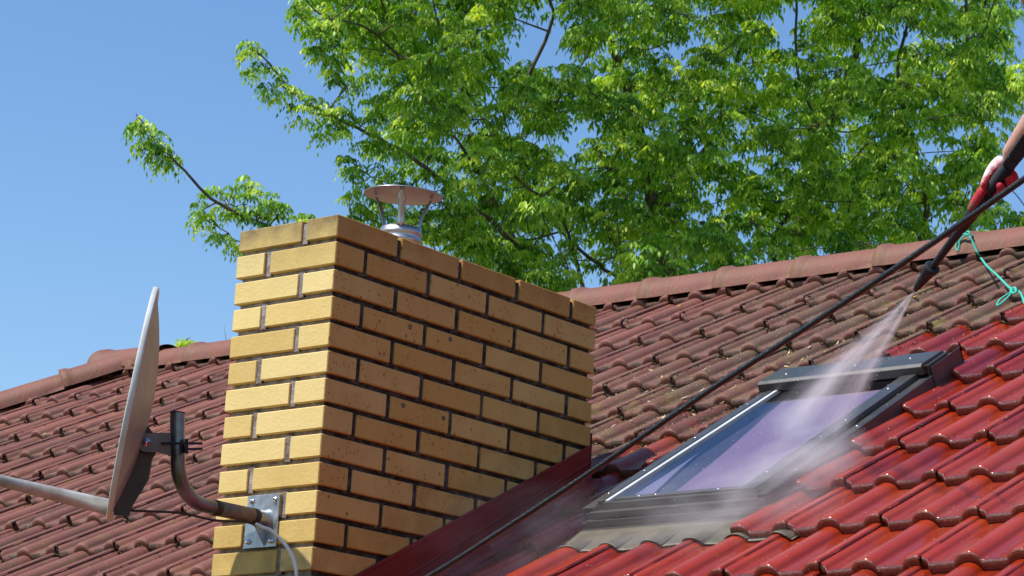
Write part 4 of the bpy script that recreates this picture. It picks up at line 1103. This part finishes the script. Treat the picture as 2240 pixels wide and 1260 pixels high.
limbsR = [([TRb, pd(1762, 660, 21.5), pd(1757, 520, 21.5), pd(1772, 410, 21.4), pd(1806, 300, 21.3), pd(1850, 180, 21.2), pd(1880, 60, 21.1), pd(1900, -120, 21)], .075, .018),
          ([pd(1762, 670, 21.5), pd(1690, 560, 21.3), pd(1700, 505, 21.2), pd(1755, 430, 21.0), pd(1800, 320, 20.9), pd(1745, 160, 20.8), pd(1743, 20, 20.8), pd(1740, -120, 20.8)], .024, .008),
          ([pd(1765, 650, 21.5), pd(1960, 600, 21.3), pd(2026, 461, 21.2), pd(2000, 330, 21.1), pd(1965, 165, 21.0), pd(1985, 40, 21), pd(2000, -150, 21)], .034, .008),
          ([pd(1960, 600, 21.3), pd(2120, 480, 21.2), pd(2150, 300, 21.1), pd(2120, 120, 21), pd(2110, -100, 21)], .035, .01)]
bR = fill(crownR, 19.2, 20.5, 62, .16, 9, .9) + fill(crownR, 20.8, 22.3, 73, .22, 10, .92) + fill(crownR, 22.4, 23.6, 82, .26, 9, .85)
make_tree('tall leafy tree behind the ridge on the right, under the red glove and lance', limbsR, bR, base=TRb, tone0=.08, group='trees behind the roof ridge')
# a third crown just enters at the right edge, and a sapling tip shows over the left end of the ridge
bE = []
for (u, v, r, n_) in [(2285, 90, .14, 6), (2236, 150, .06, 3), (2243, 180, .08, 4), (2262, 160, .09, 4), (2320, 180, .2, 12), (2350, 80, .25, 14), (2350, 260, .25, 14), (2380, 160, .35, 15), (2420, 300, .35, 15), (2400, 20, .35, 15), (2350, 380, .3, 12), (2480, 150, .4, 15), (2480, -60, .4, 15)]:
    bE.append((pd(u, v, 18 + rng.uniform(-.2, .2)), r, n_))
EB = pd(2420, 500, 18.2); EBb = np.array([EB[0], EB[1], G0])
make_tree('bright green tree entering at the right edge beyond the worker', [([EBb, pd(2420, 600, 18.2), pd(2400, 350, 18.1), pd(2370, 150, 18), pd(2390, -50, 18)], .10, .02), ([pd(2400, 350, 18.1), pd(2320, 230, 18), pd(2270, 180, 18), pd(2240, 160, 18)], .02, .006)], bE, base=EBb, tone0=.25, group='trees behind the roof ridge')
SP = pd(412, 860, 19); SB = np.array([SP[0], SP[1], G0])
bS = [(pd(u, v, 19), r, n_) for u, v, r, n_ in [(408, 742, .05, 5), (395, 755, .05, 3), (420, 752, .04, 3), (412, 775, .12, 8), (400, 830, .25, 14), (430, 880, .3, 14), (380, 950, .35, 16)]]
make_tree('yellow-green sapling tip peeping over the left end of the roof ridge', [([SB, pd(414, 1000, 19), pd(412, 850, 19), pd(410, 750, 19)], .05, .006)], bS, name='sapling', leafmat=LEAFY, base=SB, size=.75)
# thin aerial behind the ridge
A0_ = pd(497, 760, 14.5); A1_ = pd(490, 712, 14.5)
mb = MB(); mb.tube([np.array([A0_[0], A0_[1], A0_[2] - 1.2]), A0_, A1_], .0018, 6); o = mb.build('aerial_rod', [CLAMPM], None, origin=A0_); meta(o, 'thin grey aerial rod rising behind the ridge beside the chimney', 'aerial')

# ------------------------------------------------------------------ the worker: body, glove, clothes
def skin_mesh(chains, voxel=.004, sub=1, smooth=6):
    """chains: list of ([points], [radii], [parent edges or None]); grown with Skin, merged into one surface"""
    me = bpy.data.meshes.new('tmp'); vs, es, rs_, roots = [], [], [], []
    for pts, rr in chains:
        b = len(vs); roots.append(b)
        for p in pts: vs.append(tuple(map(float, p)))
        rs_ += list(rr); es += [(b + k, b + k + 1) for k in range(len(pts) - 1)]
    me.from_pydata(vs, es, []); ob = bpy.data.objects.new('tmp', me); COL.objects.link(ob)
    ob.modifiers.new('skin', 'SKIN')
    sd = me.skin_vertices[0].data
    for i, r in enumerate(rs_):
        sd[i].radius = (r, r) if not isinstance(r, tuple) else r; sd[i].use_root = i in roots
    m = ob.modifiers.new('sub', 'SUBSURF'); m.levels = sub; m.render_levels = sub
    m = ob.modifiers.new('re', 'REMESH'); m.mode = 'VOXEL'; m.voxel_size = voxel
    if smooth: m = ob.modifiers.new('sm', 'SMOOTH'); m.iterations = smooth; m.factor = .5
    dg = bpy.context.evaluated_depsgraph_get(); ev = ob.evaluated_get(dg); em = ev.to_mesh()
    V_ = np.empty(len(em.vertices) * 3); em.vertices.foreach_get('co', V_); V_ = V_.reshape(-1, 3)
    F_ = [tuple(p.vertices) for p in em.polygons]
    ev.to_mesh_clear(); bpy.data.objects.remove(ob); bpy.data.meshes.remove(me)
    return V_, F_
dG = float(np.linalg.norm(NZ + la * (tg1 - .03) - CAM))
H = lambda u, v, o: pt(u, v, dG + o)
wrist = H(2204, 350, .052); elbow = pt(2350, 150, 5.76); LS = pt(2262, -30, 5.82)
fw = np.array([-.7, .714, 0]); lf = np.array([-.714, -.7, 0])
RS = LS - lf * .38; NK = (LS + RS) / 2 + np.array([0, 0, .05]); HDc = NK + fw * .07 + np.array([0, 0, .17])
PEL = (LS + RS) / 2 - fw * .20 + np.array([0, 0, -.56]); SPm = PEL * .5 + NK * .5 + np.array([0, 0, .0]) - fw * .03
GRh = GR + lb * .075 - la * .0
rel = RS + (GRh - RS) * .5 - lf * .10 + np.array([0, 0, -.12]) - fw * .08
def foot(x, y): return np.array([x, y, D0 + TAN * y + .03])
Lf, Rf = foot(PEL[0] - .10, PEL[1] - .02), foot(PEL[0] + .32, PEL[1] + .22)
LH, RH_ = PEL + lf * .09, PEL - lf * .09
Lk = (LH + Lf) / 2 + fw * .10 + lf * .02; Rk = (RH_ + Rf) / 2 + fw * .10 - lf * .02
print('shoulder', proj(LS), proj(elbow), proj(wrist), LS, PEL)
worker = new_root('person', 'person in a red shirt and red and white work gloves aiming the spray lance down', 'person', (PEL[0], PEL[1], D0 + TAN * PEL[1]))
body = [([PEL, PEL + (SPm - PEL) * .5, SPm, SPm + (NK - SPm) * .55, NK, NK + np.array([0, 0, .05]) + fw * .02, HDc - fw * .01, HDc + np.array([0, 0, .07])], [.135, .125, .130, .140, .062, .055, .085, .080]),
        ([HDc, HDc + fw * .075 + np.array([0, 0, -.01]), HDc + fw * .098 + np.array([0, 0, -.02])], [.07, .03, .012]),
        ([HDc - np.array([0, 0, .04]), HDc + fw * .055 - np.array([0, 0, .075])], [.05, .035]),
        ([HDc, HDc + lf * .083], [.05, .016]), ([HDc, HDc - lf * .083], [.05, .016]),
        ([SPm + (NK - SPm) * .6, LS, LS * .5 + elbow * .5, elbow, elbow * .6 + wrist * .4, wrist * .85 + elbow * .15, wrist], [.10, .058, .048, .040, .036, .027, .023]),
        ([SPm + (NK - SPm) * .6, RS, RS * .5 + rel * .5, rel, rel * .6 + GRh * .4, GRh], [.10, .058, .048, .042, .040, .027]),
        ([PEL, LH, LH * .5 + Lk * .5, Lk, Lk * .55 + Lf * .45, Lf + np.array([0, 0, .06])], [.11, .092, .078, .060, .052, .040]),
        ([PEL, RH_, RH_ * .5 + Rk * .5, Rk, Rk * .55 + Rf * .45, Rf + np.array([0, 0, .06])], [.11, .092, .078, .060, .052, .040])]
fat = lambda ch, k: [(p_, [r_ * k for r_ in rr_]) for p_, rr_ in ch]
V_, F_ = skin_mesh(fat(body, 1.22), .012); mb = MB(); mb.add(V_, F_); mb.build('body', [SKIN], worker)
shirt = [([PEL + (SPm - PEL) * .1, PEL + (SPm - PEL) * .5, SPm, SPm + (NK - SPm) * .55, NK - np.array([0, 0, .015])], [.150, .146, .148, .155, .075]),
         ([SPm + (NK - SPm) * .6, LS, LS * .62 + elbow * .38], [.115, .068, .062]), ([SPm + (NK - SPm) * .6, RS, RS * .62 + rel * .38], [.115, .068, .062])]
V_, F_ = skin_mesh(fat(shirt, 1.28), .012); mb = MB(); mb.add(V_, F_); mb.build('shirt', [REDCLOTH], worker)
tr_ = [([PEL + np.array([0, 0, .09]), PEL], [.150, .135]), ([PEL, LH, LH * .5 + Lk * .5, Lk, Lk * .55 + Lf * .45, Lf + np.array([0, 0, .08])], [.12, .105, .092, .076, .070, .062]),
       ([PEL, RH_, RH_ * .5 + Rk * .5, Rk, Rk * .55 + Rf * .45, Rf + np.array([0, 0, .08])], [.12, .105, .092, .076, .070, .062])]
V_, F_ = skin_mesh(fat(tr_, 1.22), .014); mb = MB(); mb.add(V_, F_); mb.build('trousers', [DENIM], worker)
for f_ in (Lf, Rf):
    V_, F_ = skin_mesh([([f_ - fw * .07 + np.array([0, 0, .03]), f_ + fw * .03 + np.array([0, 0, .02]), f_ + fw * .15 + np.array([0, 0, .01])], [.048, .045, .036]), ([f_ - fw * .05 + np.array([0, 0, .03]), f_ - fw * .05 + np.array([0, 0, .12])], [.045, .048])], .010)
    mb = MB(); mb.add(V_, F_); mb.build('boot', [SHOE], worker)
V_, F_ = skin_mesh([([HDc + np.array([0, 0, .085]) + fw * .03, HDc + np.array([0, 0, .085]) - fw * .03, HDc + np.array([0, 0, .03]) - fw * .045], [.062, .066, .068])], .010); mb = MB(); mb.add(V_, F_); mb.build('hair', [HAIR], worker)
# front glove: palm behind the grip, three fingers curled round it, index finger laid along the lance
gl = [([wrist, H(2193, 360, .052), H(2178, 378, .052), H(2168, 398, .046), H(2160, 412, .042)], [.026, .030, .031, .028, .022]),
      ([H(2190, 365, .052), H(2196, 388, .056), H(2190, 402, .056)], [.028, .027, .025]),
      # index finger along the lance
      ([H(2162, 405, .036), H(2146, 420, .020), H(2134, 437, .010), H(2124, 454, .006), H(2119, 465, .006)], [.018, .0145, .013, .0115, .009]),
      # thumb over the upper left of the grip
      ([H(2180, 362, .044), H(2166, 378, .030), H(2156, 396, .018), H(2148, 412, .012)], [.021, .017, .0145, .011]),
      ([H(2172, 408, .052), H(2178, 427, .042), H(2191, 424, .010), H(2190, 410, -.012), H(2184, 400, -.020)], [.017, .016, .0145, .0135, .0120]),
      ([H(2184, 402, .054), H(2200, 418, .044), H(2210, 406, .010), H(2207, 391, -.012), H(2201, 381, -.020)], [.017, .016, .0140, .0130, .0118]),
      ([H(2196, 392, .054), H(2212, 404, .044), H(2221, 394, .014), H(2217, 381, -.006), H(2211, 373, -.012)], [.016, .0145, .0130, .0120, .0105])]
gl = [(p_, [r_ * (.87 if k_ > 1 else 1) for r_ in rr_]) for k_, (p_, rr_) in enumerate(gl)]
V_, F_ = skin_mesh(gl, .0022, 1, 2)
up_left = -lb; gc = H(2178, 378, .03)
C_ = []
for p in V_:
    a = float(np.dot(p - gc, up_left)); b = float(np.dot(p - gc, la)); c = float(np.dot(p - CAM, p - CAM)) ** .5 - dG
    white = .5 + (a - .012) * 16 + (b + .005) * 4; 
    if c < 0 or a < -.012: white = -.2
    if b > .045: white = -.1
    dirty = .20 + max(0, -b - .035) * 16 + (.15 if c < 0 else 0)
    C_.append((min(1, max(0, white)), min(1, max(0, dirty)), 0, 1))
mb = MB(); mb.add(V_, F_, col=C_); mb.build('glove', [GLOVE], worker)
g2 = [([GRh + (rel - GRh) * .06, GRh, GRh - la * .03 + toc2 * .012], [.028, .031, .026])]
for k in range(4):
    o_ = lb * (.022 * k - .02)
    g2.append(([GRh + toc2 * -.01 + o_, GRh - la * .045 + o_ - toc2 * .02, GRh - la * .055 + o_ + toc2 * .010, GRh - la * .03 + o_ + toc2 * .03], [.016, .0125, .0115, .010]))
g2.append(([GRh - lb * .02, GRh - lb * .045 - toc2 * .025, GRh - lb * .05 - toc2 * .03 - la * .035], [.018, .014, .011]))
V_, F_ = skin_mesh(g2, .0035, 1, 3); mb = MB(); mb.add(V_, F_, col=(.2, .2, 0, 1)); mb.build('glove', [GLOVE], worker)

# ------------------------------------------------------------------ water: the fan from the nozzle and the mist it throws up
JL, JR = rpx(1625, 945, .05), rpx(1872, 975, .02)
JC = (JL + JR) / 2; jz = JC - NZ; JLEN = np.linalg.norm(jz); jz /= JLEN
jx = (JR - JL); HWJ = np.linalg.norm(jx - jz * np.dot(jx, jz)) / 2 / JLEN; jx -= jz * np.dot(jx, jz); jx /= np.linalg.norm(jx); jy = np.cross(jz, jx)
def vol_mat(name, build):
    m = bpy.data.materials.new(name); m.use_nodes = True; t = m.node_tree; t.nodes.clear()
    x = MT.__new__(MT); x.m = m; x.t = t
    out = t.nodes.new('ShaderNodeOutputMaterial'); v = t.nodes.new('ShaderNodeVolumePrincipled')
    v.inputs['Color'].default_value = (.97, .955, .985, 1); v.inputs['Anisotropy'].default_value = -.25
    t.links.new(v.outputs[0], out.inputs['Volume']); x.lk(build(x), v.inputs['Density']); return m
def jet_density(m):
    co = m.coord('Object'); X, Y, Z = m.sep(co)
    zz = m.math('MAXIMUM', Z, .01); ax = m.math('DIVIDE', X, zz); ay = m.math('DIVIDE', Y, zz)
    cb = m.n('ShaderNodeCombineXYZ'); m.lk(m.math('MULTIPLY', ax, 1.0), cb.inputs[0]); m.lk(m.math('MULTIPLY', ay, 1.0), cb.inputs[1]); m.lk(m.math('MULTIPLY', Z, .12), cb.inputs[2])
    st = m.noise(cb.outputs[0], 16, 4, .6); st2 = m.noise(cb.outputs[0], 55, 2, .6)
    e = m.math('DIVIDE', ax, HWJ); edge = m.mr(m.math('MULTIPLY', e, e), .25, 1.0, 1, 0)
    ey = m.math('DIVIDE', ay, .045); edy = m.mr(m.math('MULTIPLY', ey, ey), .0, 1.0, 1, 0)
    lobe = m.math('ADD', m.math('ADD', m.mr(m.math('ABSOLUTE', m.math('ADD', e, .30)), .40, 0, .0, .9), m.mr(m.math('ABSOLUTE', m.math('SUBTRACT', e, .62)), .30, 0, .0, .55)), .42)
    far = m.mr(Z, JLEN * .55, JLEN * 1.05, 1, .35)
    d = m.math('DIVIDE', 7.5, m.math('ADD', zz, .03))
    for q in (edge, edy, lobe, far, m.mr(st, .36, .66, .40, 1.45), m.mr(st2, .35, .65, .8, 1.2)): d = m.math('MULTIPLY', d, q)
    return d
mb = MB(); V_, F_ = [], []; ks = [.004, .1, .3, .6, 1.0, 1.04]; na = 24
for k in ks:
    z = k * JLEN
    for a in range(na):
        q = 2 * math.pi * a / na; V_.append((math.cos(q) * (HWJ * z * 1.03 + .003), math.sin(q) * (.047 * z + .003), z))
for k in range(len(ks) - 1):
    for a in range(na): F_.append((k * na + a, k * na + (a + 1) % na, (k + 1) * na + (a + 1) % na, (k + 1) * na + a))
F_ += [tuple(range(na))[::-1], tuple(range((len(ks) - 1) * na, len(ks) * na))]
mb.add(V_, F_); me_o = mb.build('water_spray', [vol_mat('spray_water', jet_density)], None)
me_o.matrix_world = Matrix.Translation(Vector((NZ[0], NZ[1], NZ[2] + ZO))) @ Matrix((tuple(jx), tuple(jy), tuple(jz))).transposed().to_4x4()
meta(me_o, 'fan of high-pressure water shooting from the black nozzle onto the roof window', 'water spray', kind='stuff')
def mist_density(k, sc, off):
    def f(m):
        co = m.coord('Object'); X, Y, Z = m.sep(co)
        r2 = m.math('ADD', m.math('ADD', m.math('MULTIPLY', X, X), m.math('MULTIPLY', Y, Y)), m.math('MULTIPLY', Z, Z))
        n = m.noise(m.map(co, sc, loc=off), 2.0, 5, .55, .5)
        d = m.math('MULTIPLY', m.mr(r2, 1.0, .0, 0, 1), m.mr(n, .40, .64, .03, 1.6))
        return m.math('MULTIPLY', d, k)
    return f
def mist(name, label, c, ax, density, sc=(1, 1, 1), rot=0, off=(0, 0, 0)):
    b = bmesh.new(); bmesh.ops.create_icosphere(b, subdivisions=3, radius=1.0); me = bpy.data.meshes.new(name); b.to_mesh(me); b.free()
    o = bpy.data.objects.new(name, me); COL.objects.link(o); me.materials.append(vol_mat(name + '_air', mist_density(density, sc, off)))
    c_, s_ = math.cos(rot), math.sin(rot); A_ = EX * c_ + ES * s_; B_ = -EX * s_ + ES * c_
    M_ = Matrix((tuple(A_ * ax[0]), tuple(B_ * ax[1]), tuple(EN * ax[2]))).transposed().to_4x4(); P = RP(*c)
    o.matrix_world = Matrix.Translation(Vector((P[0], P[1], P[2] + ZO))) @ M_
    meta(o, label, 'mist', 'mist over the roof window', 'stuff'); return o
mist('spray_mist', 'pale mist drifting over the sill and apron of the roof window', (.80, .90, .05), (.46, .30, .12), 1.25, (1.2, 1, 1))
mist('spray_mist', 'mist puff rebounding off the right side of the roof window', (.90, 1.16, .05), (.15, .30, .11), 5.5, (1.0, .6, 1), -.35, (3, 1, 0))
mist('spray_mist', 'thin mist drifting toward the foot of the chimney', (.15, .70, .07), (.50, .34, .15), .35, (1, 1, 1), 0, (7, 2, 1))

# drops thrown off the jet and rebounding from the glass
dr = MB()
DV, DF = IV, IF
for k in range(300):
    if k < 170:
        t = rng.uniform(.25, 1.0) * JLEN; e = rng.normal(0, .75) * HWJ * t; P = NZ + jz * t + jx * e + jy * rng.normal(0, .03) * t
    else:
        P = RP(rng.normal(.80, .17), rng.normal(1.15, .24), .05 + abs(rng.normal(0, .07)))
    if not inview(P): continue
    r = rng.uniform(.0004, .0011)
    dr.add(DV * r * np.array([1, 1, 1.3]) + P, DF)
DROP = MT('water_drop', base=(.85, .87, .92), rough=.08, spec=.8)
o = dr.build('water_drops', [DROP.m], None); meta(o, 'scattered water drops flying off the jet above the roof window', 'water drops', kind='stuff')
